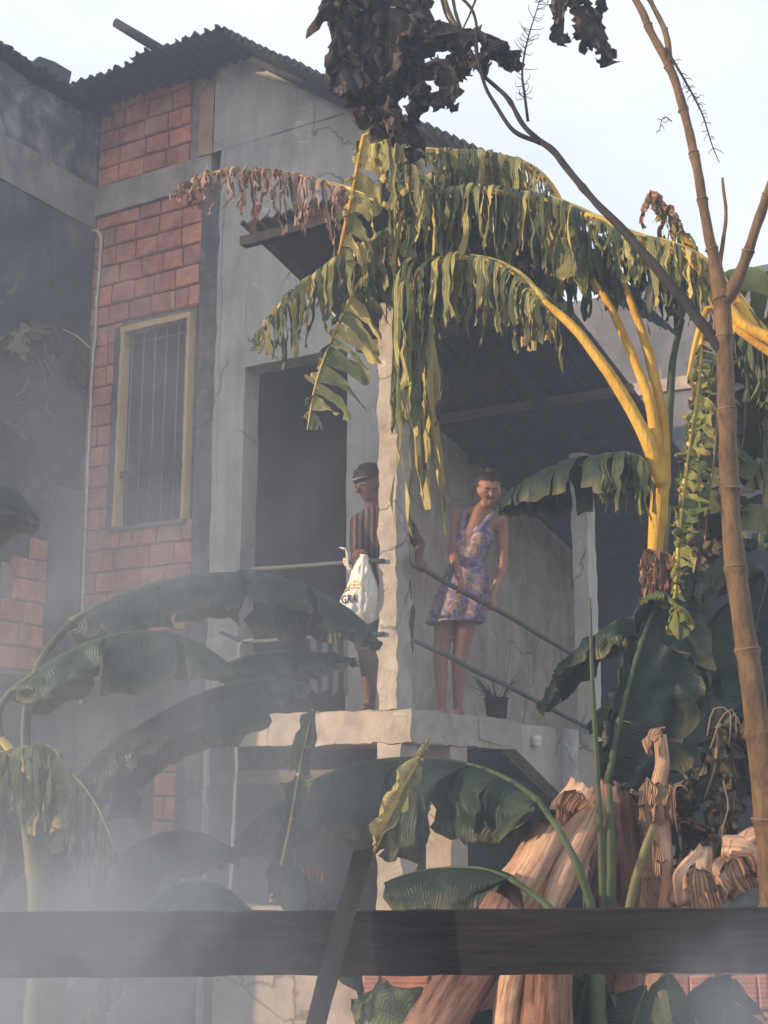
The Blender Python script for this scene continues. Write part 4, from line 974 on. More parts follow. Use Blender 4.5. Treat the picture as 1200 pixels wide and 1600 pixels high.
leaf(bp, P((870, 405, 5.72), (800, 378, 5.75), (730, 366, 5.78), (660, 370, 5.8), (610, 395, 5.85)), .36, M['wilt'], OR, (.010, .006), tone=(-.2, .6), **W_)
leaf(bp, P((850, 440, 5.76), (790, 410, 5.78), (720, 400, 5.8), (660, 410, 5.82)), .24, M['fresh'], OR, (.008, .006), tone=(.1, .9), **W_)
# folded top: two ribs meeting at a kink, blade hanging between
leaf(bp, P((625, 222, 5.5), (600, 210, 5.5), (572, 207, 5.5), (562, 240, 5.5), (553, 290, 5.5), (542, 340, 5.52), (530, 398, 5.55)), .20, M['wilt'], YS, (.012, .009), strip=(2, 5), col=.02, shrink=.4, crumple=.02, g=(.9, 1.3), lift=.0, lv=(.8, 1.2), sway=.2, rows=8, tone=(.3, 1.0), sides=(.12, 1.0), up=V((0, -1, .25)), tip=.1, twist=1.4, wav=.012)
leaf(bp, P((640, 300, 5.55), (632, 260, 5.52), (615, 225, 5.5), (590, 210, 5.5)), .42, M['wilt'], OR, (.010, .006), tone=(.2, 1.0), **W_)
# small side leaf in front of the dark doorway
leaf(bp, P((585, 400, 5.8), (540, 480, 5.85), (512, 545, 5.9), (492, 605, 5.9), (480, 672, 5.9)), .18, M['wilt'], OR, (.010, .003), strip=(2, 5), col=.02, shrink=.35, crumple=.014, g=(.5, .8), lift=.0, lv=(.7, 1.1), sway=.2, rows=9, twist=1.5, wav=.01, tone=(.2, .95), up=V((0, -1, .1)), sides=(.12, 1.5))
# dry pink leaf, blade shredded to threads
leaf(bp, P((606, 322, 5.7), (560, 300, 5.8), (515, 286, 5.9), (470, 274, 6.0), (420, 268, 6.05), (360, 266, 6.1), (310, 276, 6.15), (275, 300, 6.2)), .33, M['dry_pink'], M['olive_rib'], (.013, .004), label='dry pinkish leaf shredded to threads',
     strip=(1, 3), col=.011, shrink=.45, crumple=.020, twist=2.5, wav=.022, g=(1.8, 2.6), lift=.1, lv=(.3, 1.35), sway=.3, rows=11, miss=.16, tone=(.1, .95), start=.22, tip=.5)
# right-hand crown
leaf(bp, P((1180, 520, 4.9), (1140, 455, 4.95), (1095, 405, 5.0), (1040, 380, 5.05), (985, 368, 5.1), (915, 335, 5.2)), .27, M['wilt'], YS, (.030, .012), start=.25, tone=(.3, 1.0), **W_)
leaf(bp, P((1175, 500, 5.3), (1130, 445, 5.35), (1090, 400, 5.4), (1060, 355, 5.4), (1035, 318, 5.4), (1012, 304, 5.4)), .24, M['pale_leaf'], YS, (.026, .012), start=.2, tone=(.2, .8), label='yellow leaf with a scorched tip', **W_)
leaf(bp, P((1062, 352, 5.36), (1040, 322, 5.36), (1015, 303, 5.36), (1004, 330, 5.36)), .16, M['orange_sheath'], M['brown_rib'], (.010, .006), strip=(1, 3), col=.02, shrink=.7, crumple=.02, g=(1.1, 1.6), lift=.1, lv=(.6, 1.1), rows=8, miss=.2, label='scorched orange leaf tip')
leaf(bp, P((1200, 560, 5.3), (1180, 500, 5.35), (1150, 455, 5.4), (1115, 420, 5.4), (1070, 400, 5.45)), .35, M['wilt'], OR, (.018, .008), tone=(.0, .6), **W_)
leaf(bp, P((1270, 560, 5.6), (1235, 480, 5.6), (1190, 435, 5.6), (1150, 425, 5.6), (1110, 440, 5.6)), .34, M['pale_leaf'], OR, (.020, .006), strip=(5, 14), col=.02, shrink=.15, crumple=.012, g=(.8, 1.1), lift=.1, lv=(.8, 1.0), rows=8, tone=(.0, .55))
leaf(bp, P((1230, 640, 5.3), (1215, 560, 5.3), (1180, 500, 5.35), (1130, 480, 5.35)), .42, M['wilt'], YS, (.030, .012), tone=(.0, .6), **W_)
stalk(bp, P((1130, 470, 4.9), (1160, 505, 4.88), (1200, 528, 4.85), (1250, 560, 4.8)), (.030, .036, .036, .036), YS)
stalk(bp, P((1075, 590, 4.95), (1088, 530, 4.95), (1105, 482, 4.95), (1118, 486, 4.95), (1160, 520, 4.92), (1215, 560, 4.9)), (.010, .018, .020, .020, .024, .026), YS, rough=.08)
# crimped leaf hanging on edge beside the trunk
leaf(bp, P((1096, 520, 5.0), (1090, 600, 5.0), (1078, 680, 5.0), (1068, 760, 5.0), (1060, 840, 5.0), (1054, 935, 5.0)), .11, M['pale_leaf'], OR, (.012, .006), strip=(1, 3), col=.020, shrink=.25, crumple=.024, twist=.8, g=(.2, .6), lift=.4, lv=(.5, 1.0), rows=7, sway=.2, tone=(.0, .75), up=V((0, -1, 0)), sides=(.28, 1), label='crimped leaf hanging on edge')
# withered mass right of it
for k, (u0, v0, u1, v1, Wd) in enumerate(((1120, 560, 1105, 800, .17), (1165, 560, 1150, 760, .2), (1195, 600, 1185, 860, .22), (1105, 640, 1098, 880, .15), (1210, 480, 1230, 700, .25))):
    leaf(bp, P((u0, v0, 5.35+.05*k), ((u0+u1)/2+6, (v0+v1)/2, 5.35+.05*k), (u1, v1, 5.35+.05*k)), Wd, M['dead_olive'] if k % 2 else M['wilt'], M['brown_rib'], (.010, .004), strip=(2, 6), col=.025, shrink=.4, crumple=.045, g=(.6, 1.2), lift=.2, lv=(.5, 1.1), sway=.5, rows=7, tone=(.1, .8), up=V((0, -1, .2)))
# dark ribbed leaf in front of the right column
leaf(bp, P((1020, 735, 5.15), (990, 712, 5.25), (950, 712, 5.35), (900, 722, 5.5), (850, 742, 5.6), (810, 765, 5.7), (776, 795, 5.75)), .30, M['fresh'], M['green_rib'], (.016, .004), strip=(3, 7), col=.020, shrink=.12, crumple=.010, g=(1.0, 1.2), lift=.1, lv=(.75, 1.0), sway=.08, rows=9, tone=(.0, .6), base_w=.2, tip=.35)
leaf(bp, P((1020, 735, 5.1), (1000, 715, 5.12), (965, 712, 5.15), (940, 722, 5.2)), .30, M['wilt'], M['green_rib'], (.010, .004), tone=(.1, .6), **W_)
# dry orange sheath scraps below the yellow fork
for (u, v, v1, wd) in ((1016, 858, 975, .05), (1030, 862, 960, .05), (1008, 880, 950, .035)):
    leaf(bp, P((u, v, 5.12), (u+2, (v+v1)/2, 5.10), (u-4, v1, 5.11)), wd, M['orange_sheath'], M['brown_rib'], (.006, .003), strip=(3, 8), col=.02, shrink=.2, crumple=.02, g=(.2, .5), lift=.3, lv=(.5, 1.1), rows=5, up=V((0, -1, 0)), name='dry_sheath', label='dry orange sheath scrap')
# lower leaves
BG = dict(strip=(8, 26), col=.025, shrink=.06, crumple=.028, lv=(.8, 1.06), sway=.08, rows=10)
leaf(bp, P((1012, 985, 5.2), (985, 965, 5.25), (945, 985, 5.3), (905, 1020, 5.35), (872, 1060, 5.4), (842, 1106, 5.45)), .22, M['fresh'], M['green_rib'], (.014, .004), g=(.7, .95), lift=.1, tone=(.3, .8), base_w=.15, tip=.4, **BG)
leaf(bp, P((950, 1225, 5.05), (962, 1150, 5.05), (985, 1060, 5.05), (1012, 975, 5.08), (1045, 915, 5.15), (1080, 880, 5.25)), .34, M['fresh'], M['green_rib'], (.018, .007), g=(.25, .45), lift=.0, tone=(-.2, .25), up=V((0, -1, .25)), sides=(1.0, .18), base_w=.2, tip=.4, label='broad dark leaf standing upright', **BG)
leaf(bp, P((945, 1240, 5.25), (985, 1200, 5.3), (1030, 1140, 5.35), (1070, 1080, 5.4), (1088, 1030, 5.45)), .26, M['fresh'], M['green_rib'], (.010, .004), g=(.2, .4), lift=.0, tone=(.0, .5), up=V((0, -1, .25)), base_w=.3, tip=.4, **BG)
leaf(bp, P((1062, 1010, 5.5), (1075, 950, 5.5), (1100, 895, 5.5), (1140, 870, 5.5), (1190, 890, 5.5)), .30, M['fresh'], M['green_rib'], (.010, .004), g=(.7, 1.0), lift=.1, tone=(.0, .5), base_w=.3, **BG)
leaf(bp, P((1200, 900, 5.6), (1180, 980, 5.6), (1175, 1060, 5.6), (1190, 1150, 5.6)), .26, M['fresh'], M['green_rib'], (.010, .004), g=(.4, .7), lift=.1, tone=(.0, .6), up=V((0, -1, .2)), base_w=.3, **BG)
leaf(bp, P((1000, 940, 5.1), (1030, 925, 5.05), (1055, 945, 5.02), (1062, 1000, 5.02)), .08, M['pale_leaf'], M['green_rib'], (.006, .004), strip=(5, 9), col=.02, g=(.8, 1.2), shrink=.2, crumple=.02, lift=.1, rows=6, tone=(.0, .4))

# ------------------------------------------------------------------ the young banana plant in the middle, low
b2 = thing('banana_plant', 'young dark green banana plant whose arched leaf hangs in front of the ground floor', 'plant', V((at(930, 1430, 4.7).x, 4.7, 0)))
stalk(b2, P((935, 1620, 4.45), (930, 1500, 4.45), (925, 1425, 4.45), (905, 1360, 4.45), (875, 1300, 4.5), (842, 1252, 4.6)), (.05, .045, .030, .022, .018, .015), GR)
leaf(b2, P((842, 1252, 4.6), (800, 1222, 4.85), (745, 1198, 5.1), (680, 1186, 5.25), (610, 1186, 5.35), (545, 1198, 5.4), (480, 1224, 5.4), (420, 1262, 5.4), (366, 1314, 5.4)), .47, M['fresh'], GR, (.014, .003), strip=(4, 18), col=.022, shrink=.08, crumple=.024, g=(1.2, 1.6), lift=.0, lv=(.55, 1.12), sway=.12, rows=12, tone=(.0, 1.0), base_w=.25, tip=.2)
stalk(b2, P((905, 1500, 4.4), (868, 1430, 4.42), (830, 1395, 4.48), (795, 1372, 4.5)), (.035, .024, .018, .014), GR)
leaf(b2, P((795, 1372, 4.5), (755, 1358, 4.6), (700, 1356, 4.7), (645, 1364, 4.75), (600, 1380, 4.8)), .24, M['fresh'], GR, (.010, .003), strip=(12, 26), col=.022, shrink=.05, crumple=.016, g=(1.0, 1.3), lift=.1, lv=(.85, 1.0), rows=9, tone=(.0, .5))
for dx, top, lab in ((0, 935, 'tall bare shoot'),):
    stalk(b2, P((948, 1500, 4.6), (942, 1400, 4.6), (938, 1300, 4.6), (932, 1180, 4.6), (925, 1050, 4.6), (922, 935, 4.6)), (.024, .020, .016, .014, .012, .006), GR, label=lab)
stalk(b2, P((958, 1500, 4.64), (955, 1400, 4.64), (955, 1320, 4.65), (952, 1225, 4.7)), (.034, .028, .024, .016), M['green_rib'])
stalk(b2, P((965, 1520, 4.55), (985, 1410, 4.55), (1002, 1345, 4.55), (1022, 1290, 4.56)), (.034, .025, .024, .020), M['cut_stalk'], label='cut yellowish stalk')
# rolled upright leaves
leaf(b2, P((425, 1410, 4.9), (450, 1300, 4.9), (468, 1200, 4.9), (488, 1108, 4.9)), .085, M['fresh'], M['olive_rib'], (.012, .003), strip=(12, 24), col=.02, shrink=.1, crumple=.02, g=(.1, .25), lift=.9, rows=7, tone=(.5, 1.0), up=V((0, -1, .1)), base_w=.3, tip=.3, label='furled upright leaf')
leaf(b2, P((582, 1330, 4.75), (612, 1270, 4.75), (640, 1215, 4.75), (672, 1160, 4.75)), .07, M['wilt'], M['olive_rib'], (.012, .003), strip=(12, 24), col=.018, shrink=.1, crumple=.022, g=(.05, .2), lift=1.0, rows=7, tone=(.5, 1.0), up=V((0, -1, .1)), base_w=.3, tip=.3, label='furled yellowish leaf')
leaf(b2, P((470, 1350, 4.95), (478, 1390, 4.95), (470, 1440, 4.95)), .07, M['orange_sheath'], M['brown_rib'], (.006, .003), strip=(4, 9), col=.015, shrink=.2, crumple=.015, g=(.4, .8), rows=5, up=V((0, -1, .1)), label='dry orange scrap')
leaf(b2, P((560, 1500, 4.9), (510, 1420, 4.9), (470, 1370, 4.9), (425, 1350, 4.9)), .3, M['fresh'], GR, (.010, .004), strip=(10, 20), col=.025, shrink=.1, crumple=.02, g=(1.0, 1.3), rows=8, tone=(.0, .4))

def PB(*q): return [at(u, v, Y+.5) for u, v, Y in q]
# ------------------------------------------------------------------ smoky banana plant at the left
b3 = thing('banana_plant', 'banana plant with broad intact leaves standing in the thick smoke at the left', 'plant', V((at(60, 1350, 4.4).x, 4.4, 0)))
I_ = dict(strip=(4, 16), col=.025, shrink=.09, crumple=.026, lv=(.65, 1.1), sway=.12, rows=10, lift=.0)
stalk(b3, PB((60, 1700, 4.4), (70, 1500, 4.4), (60, 1350, 4.4), (30, 1200, 4.4)), (.10, .09, .07, .04), M['cut_stalk'], 'sheath_stem')
stalk(b3, PB((60, 1330, 4.4), (40, 1150, 4.45), (60, 1040, 4.5), (110, 972, 4.6)), (.04, .03, .024, .018), GR)
leaf(b3, PB((110, 972, 4.6), (180, 935, 4.7), (260, 908, 4.8), (340, 897, 4.9), (410, 900, 5.0), (480, 918, 5.1), (540, 950, 5.15), (592, 1002, 5.2)), .34, M['fresh'], GR, (.016, .003), g=(1.05, 1.3), tone=(.25, .9), base_w=.15, tip=.3, **I_)
stalk(b3, PB((60, 1330, 4.35), (0, 1150, 4.3), (10, 1090, 4.3), (60, 1050, 4.32)), (.04, .03, .02, .016), GR)
leaf(b3, PB((20, 1080, 4.3), (90, 1030, 4.35), (160, 998, 4.4), (230, 987, 4.45), (300, 1000, 4.5), (362, 1040, 4.5)), .30, M['fresh'], GR, (.013, .003), g=(1.0, 1.25), tone=(.3, .9), base_w=.2, tip=.25, **I_)
leaf(b3, PB((120, 1230, 4.5), (200, 1150, 4.55), (280, 1100, 4.6), (350, 1072, 4.65), (420, 1062, 4.7), (480, 1068, 4.75)), .30, M['fresh'], GR, (.012, .003), g=(1.0, 1.25), tone=(.1, .7), base_w=.2, tip=.3, **I_)
leaf(b3, PB((330, 1050, 4.9), (390, 1025, 4.95), (450, 1018, 5.0), (500, 1020, 5.05), (555, 1030, 5.1)), .17, M['fresh'], GR, (.010, .003), g=(.9, 1.2), tone=(.2, .6), base_w=.2, tip=.3, **I_)
leaf(b3, PB((-150, 850, 4.3), (-90, 780, 4.3), (-30, 752, 4.3), (25, 765, 4.3), (62, 812, 4.3)), .36, M['fresh'], GR, (.012, .003), g=(1.2, 1.6), tone=(-.2, .3), base_w=.2, tip=.5, **I_)
leaf(b3, PB((-60, 1180, 4.1), (0, 1178, 4.1), (60, 1165, 4.1), (90, 1180, 4.1), (95, 1230, 4.1)), .33, M['wilt'], OR, (.010, .004), tone=(.1, .7), label='small tattered leaf drooping in the smoke', **W_)
leaf(b3, PB((60, 1200, 4.2), (110, 1210, 4.2), (150, 1260, 4.2), (180, 1330, 4.2)), .28, M['wilt'], OR, (.008, .004), tone=(.0, .6), **W_)
stalk(b3, PB((-20, 1130, 4.3), (40, 1200, 4.3), (90, 1260, 4.3)), (.022, .024, .02), M['olive_rib'])
leaf(b3, PB((130, 1600, 4.0), (190, 1470, 4.0), (260, 1390, 4.0), (340, 1380, 4.0), (400, 1430, 4.0)), .35, M['fresh'], GR, (.012, .003), g=(1.0, 1.3), tone=(.0, .5), base_w=.2, tip=.4, **I_)
leaf(b3, PB((70, 1330, 4.5), (110, 1230, 4.55), (170, 1165, 4.6), (240, 1130, 4.7), (320, 1135, 4.75)), .45, M['fresh'], GR, (.012, .003), g=(1.1, 1.4), tone=(-.1, .4), base_w=.2, tip=.4, **I_)
leaf(b3, PB((50, 1330, 4.6), (0, 1230, 4.6), (-60, 1190, 4.6), (-120, 1200, 4.6)), .45, M['fresh'], GR, (.012, .003), g=(1.1, 1.4), tone=(-.1, .4), base_w=.2, tip=.4, **I_)
leaf(b3, PB((90, 1500, 4.7), (150, 1380, 4.7), (230, 1310, 4.7), (310, 1300, 4.7), (370, 1330, 4.7)), .40, M['fresh'], GR, (.012, .003), g=(1.1, 1.4), tone=(-.1, .4), base_w=.2, tip=.4, **I_)
# withered scorched leaf on the neighbour's wall
dl = thing('dry_leaf_clump', 'withered brownish leaf clump hanging against the dark neighbour wall', 'leaf', H(*fa(50, 560, A_IN+.05)))
def dp(u, v): return H(*fa(u, v, A_IN+.10))
leaf(dl, [dp(12, 545), dp(35, 520), dp(62, 518), dp(75, 560)], .24, M['dead_olive'], M['brown_rib'], (.010, .004), strip=(2, 6), col=.03, shrink=.3, crumple=.05, g=(.8, 1.3), rows=7, lv=(.4, 1.1), tone=(.5, 1), up=V((.3, -1, .3)))
stalk(dl, [dp(45, 590), dp(36, 610), dp(25, 618)], (.006, .005), M['brown_rib'])
for k in range(3): stalk(dl, [dp(60+8*k, 560), dp(70+9*k, 590-8*k), dp(66+12*k, 605-14*k)], (.006, .004), M['brown_rib'])

# ------------------------------------------------------------------ cut and dead stems, withered heaps
def stemtube(t, pts, rad, m, name='stem_fibre', n=18, amp=.5, lab=None):
    rp, L = spline(pts, max(12, int(sum((pts[i+1]-pts[i]).length for i in range(len(pts)-1))/.025)))
    N = len(rp)-1; K = len(rad)-1; mb = MB(); rs = []
    for i in range(N+1):
        x = i/N*K; k = min(K-1, int(x)); rs.append(rad[k]+(rad[k+1]-rad[k])*(x-k))
    mb.tube(rp, rs, n)
    for i in range(N+1):
        for j in range(n):
            q = mb.v[i*n+j]; c = rp[i]; d = q-c
            rid = noise.noise(V((j*1.7, i*.06, rad[0]*50)))*.22 + noise.noise(V((j*4.1, i*.18, 2)))*.10
            mb.v[i*n+j] = c+d*(1+rid*amp*2) + (V((0, 0, 1))*noise.noise(V((j*2.3, 0, 5)))*.05 if i in (N,) else V((0, 0, 0)))
    uv = [(L*i/N, j/n*.5) for i in range(N+1) for j in range(n)]
    return link_mesh(name, mb.v, mb.f, m, t, True, uv, None, lab)
cs = thing('cut_banana_stem', 'thick peeling orange banana stem, cut off and leaning behind the dark plank', 'stem', V((at(690, 1600, 4.95).x, 4.95, 0)))
stemtube(cs, P((610, 1750, 4.75), (700, 1590, 4.75), (790, 1450, 4.75), (862, 1345, 4.8), (925, 1240, 4.82)), (.12, .115, .115, .11, .085), M['stem'], amp=.7, n=40)
stemtube(cs, P((780, 1470, 4.65), (815, 1400, 4.66), (850, 1335, 4.68), (890, 1250, 4.74)), (.05, .05, .045, .02), M['stem'], amp=.8, n=24)
stemtube(cs, P((850, 1450, 4.68), (880, 1370, 4.68), (915, 1300, 4.70), (938, 1245, 4.76)), (.04, .045, .035, .015), M['stem'], amp=.8, n=24)
for (a, b, c_, wd) in (((905, 1236), (890, 1262), (880, 1290), .04), ((770, 1380), (740, 1440), (700, 1520), .04)):
    leaf(cs, P((*a, 4.62), (*b, 4.60), (*c_, 4.62)), wd, M['orange_sheath'], M['brown_rib'], (.004, .002), strip=(5, 14), col=.02, shrink=.1, crumple=.018, g=(.1, .4), lift=.2, rows=5, up=V((0, -1, .1)), name='dry_sheath', tone=(.2, 1))
ds = thing('dead_banana_stem', 'short dead banana stem with pale orange splits, behind the cut yellowish stalk', 'stem', V((at(1025, 1400, 4.75).x, 5.0, 0)))
stemtube(ds, P((1020, 1620, 4.80), (1025, 1420, 4.80), (1028, 1330, 4.80), (1030, 1230, 4.80), (1036, 1195, 4.81), (1032, 1150, 4.83)), (.075, .065, .06, .055, .030, .022), M['stem'], amp=.5)
leaf(ds, P((1038, 1140, 4.77), (1022, 1145, 4.75), (1012, 1180, 4.75)), .05, M['orange_sheath'], M['brown_rib'], (.006, .004), strip=(4, 9), col=.015, shrink=.2, crumple=.02, g=(.8, 1.2), rows=5, name='dry_sheath')
for (u, v, u1, v1) in ((1012, 1215, 1008, 1300), (1030, 1222, 1030, 1290), (1046, 1226, 1050, 1285), (1020, 1310, 1022, 1425)):
    leaf(ds, P((u, v, 4.73), ((u+u1)/2, (v+v1)/2, 4.72), (u1, v1, 4.73)), .035, M['orange_sheath'], M['brown_rib'], (.004, .002), strip=(5, 9), col=.015, shrink=.1, crumple=.01, g=(.1, .3), rows=4, up=V((0, -1, .1)), name='dry_sheath', tone=(.5, 1))
ws = b2
stemtube(ws, P((960, 1640, 5.12), (965, 1420, 5.12), (968, 1320, 5.12), (958, 1225, 5.12)), (.16, .14, .12, .07), M['stem_wine'], amp=.35)
leaf(ws, P((985, 1235, 5.0), (1020, 1255, 4.98), (1060, 1300, 4.96), (1090, 1320, 4.96)), .16, M['dead_olive'], M['brown_rib'], (.008, .004), strip=(5, 14), col=.02, shrink=.1, crumple=.03, g=(.7, 1.2), rows=7, tone=(.0, .6))
leaf(ws, P((1000, 1290, 4.9), (1040, 1270, 4.88), (1090, 1290, 4.88), (1115, 1330, 4.9)), .12, M['orange_sheath'], M['brown_rib'], (.006, .004), strip=(8, 14), col=.02, shrink=.1, crumple=.02, g=(.5, 1.0), rows=6, tone=(.0, .5))
wh = thing('withered_leaves', 'heap of blackish olive withered leaves hanging beside the ringed trunk', 'leaves', V((at(1110, 1400, 4.8).x, 4.8, 0)))
stalk(wh, P((1130, 1640, 4.85), (1120, 1430, 4.82), (1110, 1300, 4.8), (1115, 1200, 4.8), (1125, 1130, 4.8)), (.03, .028, .024, .02, .014), M['brown_rib'])
for k, (u0, v0, u1, v1, Wd) in enumerate(((1120, 1135, 1100, 1250, .10), (1135, 1150, 1145, 1270, .10), (1105, 1180, 1060, 1260, .09), (1150, 1120, 1165, 1210, .08), (1125, 1250, 1115, 1340, .08), (1060, 1270, 1050, 1420, .10), (1090, 1200, 1040, 1290, .07), (1160, 1330, 1185, 1440, .10))):
    leaf(wh, P((u0, v0, 4.72+.02*k), ((u0+u1)/2+8, (v0+v1)/2, 4.70+.02*k), (u1, v1, 4.72+.02*k)), Wd, M['dead_olive'], M['brown_rib'], (.007, .003), strip=(1, 5), col=.018, shrink=.5, crumple=.045, g=(.5, 1.3), lift=.2, lv=(.4, 1.2), sway=.6, rows=7, tone=(.1, .9), up=V((0, -1, .2)))
for k, (c_) in enumerate((((1105, 1150), (1115, 1108), (1140, 1112), (1140, 1160)), ((1110, 1170), (1128, 1120), (1148, 1110), (1150, 1150)), ((1075, 1235), (1060, 1225), (1052, 1245), (1058, 1300)), ((1130, 1220), (1138, 1260), (1128, 1300), (1132, 1340)))):
    stalk(wh, P(*[(u, v, 4.66) for u, v in c_]), (.005, .004, .002), M['brown_rib'], 'tendril', 6)
ps = thing('split_stem_pieces', 'pale orange split stem pieces and bark lying right of the withered leaves', 'debris', V((at(1120, 1400, 4.72).x, 4.95, 0)))
for (u0, v0, u1, v1, r0) in ((1080, 1420, 1100, 1330, .05), (1105, 1400, 1150, 1340, .045), (1130, 1330, 1185, 1345, .05), (1150, 1325, 1200, 1300, .03), (1060, 1410, 1085, 1340, .04), (1100, 1330, 1092, 1420, .03), (1185, 1362, 1215, 1350, .03)):
    stemtube(ps, P((u0, v0, 4.72), ((u0+u1)/2, (v0+v1)/2-4, 4.70), (u1, v1, 4.72)), (r0, r0*1.1, r0*.6), M['stem'], 'split_piece', 12, .7)
stemtube(ps, P((1090, 1440, 4.62), (1150, 1415, 4.62), (1230, 1385, 4.62)), (.02, .03, .05), M['pole'], 'split_piece', 12, .4)
for (u0, v0, u1, v1) in ((1085, 1350, 1095, 1430), (1140, 1340, 1175, 1400), (1110, 1380, 1130, 1440)):
    leaf(ps, P((u0, v0, 4.62), ((u0+u1)/2, (v0+v1)/2, 4.60), (u1, v1, 4.62)), .09, M['orange_sheath'], M['brown_rib'], (.004, .002), strip=(6, 12), col=.02, shrink=.1, crumple=.03, g=(.2, .6), rows=5, up=V((0, -1, .1)), name='dry_sheath', tone=(.4, 1))
# stems and greenery seen under the plank
us = thing('banana_plant', 'leaning brown banana plant trunk seen under the dark plank by the low brick wall', 'plant', V((at(690, 1600, 4.3).x, 4.3, 0)))
stemtube(us, P((600, 1760, 4.4), (690, 1590, 4.4), (745, 1500, 4.45), (790, 1420, 4.5)), (.11, .10, .09, .08), M['stem_wine'], amp=.4)
us2 = thing('banana_plant', 'peeling reddish banana plant trunk seen under the plank, right of the leaning one', 'plant', V((at(850, 1600, 4.3).x, 4.3, 0)))
stemtube(us2, P((850, 1760, 4.3), (855, 1590, 4.3), (862, 1480, 4.3), (872, 1440, 4.3)), (.10, .09, .08, .075), M['stem_wine'], amp=.5)
stemtube(us2, P((795, 1760, 4.35), (792, 1590, 4.35), (815, 1480, 4.35)), (.045, .045, .04), M['stem'], amp=.5)
for (u0, v0, u1, v1, Wd, mm) in ((900, 1640, 930, 1500, .16, 'fresh'), (985, 1660, 1010, 1540, .2, 'fresh'), (690, 1660, 740, 1560, .16, 'fresh'), (590, 1660, 600, 1540, .14, 'wilt'), (640, 1600, 560, 1560, .16, 'wilt'), (1080, 1650, 1040, 1520, .16, 'wilt'), (760, 1660, 800, 1590, .2, 'fresh'), (1130, 1650, 1150, 1530, .2, 'dead_olive')):
    leaf(us2 if u0 > 780 else us, P((u0, v0, 4.5), ((u0+u1)/2-8, (v0+v1)/2, 4.5), (u1, v1, 4.55)), Wd, M[mm], GR, (.010, .004), strip=(6, 18), col=.025, shrink=.1, crumple=.03, g=(.5, 1.1), rows=7, tone=(.1, .7), up=V((0, -1, .6)))

# ------------------------------------------------------------------ ringed tree at the right
tr = thing('bare_tree', 'bare ringed tree at the right edge, forking into lit and dark leafless branches', 'tree', V((at(1200, 1300, 4.2).x, 4.2, 0)))
def limb(pts, rad, m, name='branch', node=.16, n=14, bumpy=.16, scar=True, ph=0, parent=tr, label=None):
    rp, L = spline(pts, max(12, int(sum((pts[i+1]-pts[i]).length for i in range(len(pts)-1))/.012)))
    N = len(rp)-1; K = len(rad)-1; rs = []; nodes = []
    for i in range(N+1):
        x = i/N*K; k = min(K-1, int(x)); r = (rad[k]+(rad[k+1]-rad[k])*(x-k))*(.66 if m is M['bark'] else .60); d = L*i/N
        q = ((d+ph)/node) % 1.0; e = min(q, 1-q)*node
        rs.append(r*(1+bumpy*math.exp(-(e/.012)**2))+.0015*noise.noise(rp[i]*18))
        if i and int((d+ph)/node) != int((L*(i-1)/N+ph)/node): nodes.append(i)
    mb = MB().tube(rp, rs, n)
    for i, q_ in enumerate(mb.v): mb.v[i] = q_+noise.noise_vector(q_*11)*.004
    o = mb.build(name, m, parent, True, label=label)
    if scar:
        for i in nodes:
            if i < 1 or i > N-1: continue
            t = (rp[i+1]-rp[i-1]).normalized() if i < N else V((0, 0, 1)); tl = (t+noise.noise_vector(rp[i]*7)*.25).normalized(); r = rs[i]*1.025
            a_ = tl.orthogonal().normalized(); b_ = tl.cross(a_); ring = []
            for j in range(17): ring.append(rp[i]+(a_*cos(j/16*2*pi)+b_*sin(j/16*2*pi))*r)
            MB().tube(ring, [.0024*(1+.8*noise.noise(q*30)) for q in ring], 5, cap=False).build('leaf_scar', M['scar'], o, True)
    return o
limb(P((1225, 1560, 4.2), (1205, 1330, 4.2), (1186, 1150, 4.2), (1170, 1030, 4.2), (1155, 930, 4.2), (1143, 820, 4.2), (1138, 700, 4.2), (1134, 600, 4.2), (1130, 510, 4.2), (1128, 455, 4.2)), (.075, .072, .068, .062, .055, .052, .048, .046, .045, .048), M['bark'], 'trunk', .27)
limb(P((1128, 470, 4.2), (1118, 420, 4.2), (1103, 345, 4.2), (1090, 270, 4.22), (1075, 200, 4.24), (1052, 120, 4.26), (1020, 55, 4.28), (985, -20, 4.3), (960, -80, 4.3)), (.046, .030, .026, .025, .024, .023, .021, .020, .018), M['bark'], node=.19)
limb(P((1046, 100, 4.26), (1040, 50, 4.28), (1020, 10, 4.3), (1000, -40, 4.3)), (.020, .016, .014, .012), M['bark'], node=.15)
limb(P((1128, 475, 4.2), (1150, 440, 4.18), (1172, 385, 4.15), (1190, 330, 4.12), (1215, 260, 4.1), (1250, 180, 4.1)), (.046, .030, .026, .024, .022, .020), M['bark'], node=.2)
limb(P((1121, 420, 4.2), (1130, 375, 4.2), (1134, 330, 4.2), (1129, 278, 4.2)), (.016, .010, .009, .007), M['bark'], node=.12, scar=False)
limb(P((1134, 560, 4.2), (1120, 538, 4.2), (1085, 490, 4.22), (1040, 435, 4.26), (985, 372, 4.32), (930, 315, 4.4), (895, 275, 4.45), (868, 240, 4.5), (845, 222, 4.52)), (.034, .032, .030, .028, .025, .023, .022, .020), M['dark_bark'], node=.3, scar=False, label='dark branch slanting up to the top left')
limb(P((850, 226, 4.52), (818, 195, 4.55), (790, 150, 4.58), (755, 118, 4.6), (735, 80, 4.62), (715, 30, 4.65), (700, -30, 4.7)), (.017, .016, .014, .012, .012, .011, .010), M['dark_bark'], node=.25, scar=False)
limb(P((845, 224, 4.52), (805, 205, 4.5), (775, 165, 4.5), (755, 125, 4.5), (745, 80, 4.5), (740, 20, 4.5), (690, -30, 4.5)), (.016, .014, .012, .012, .010, .009, .008), M['dark_bark'], node=.25, scar=False)
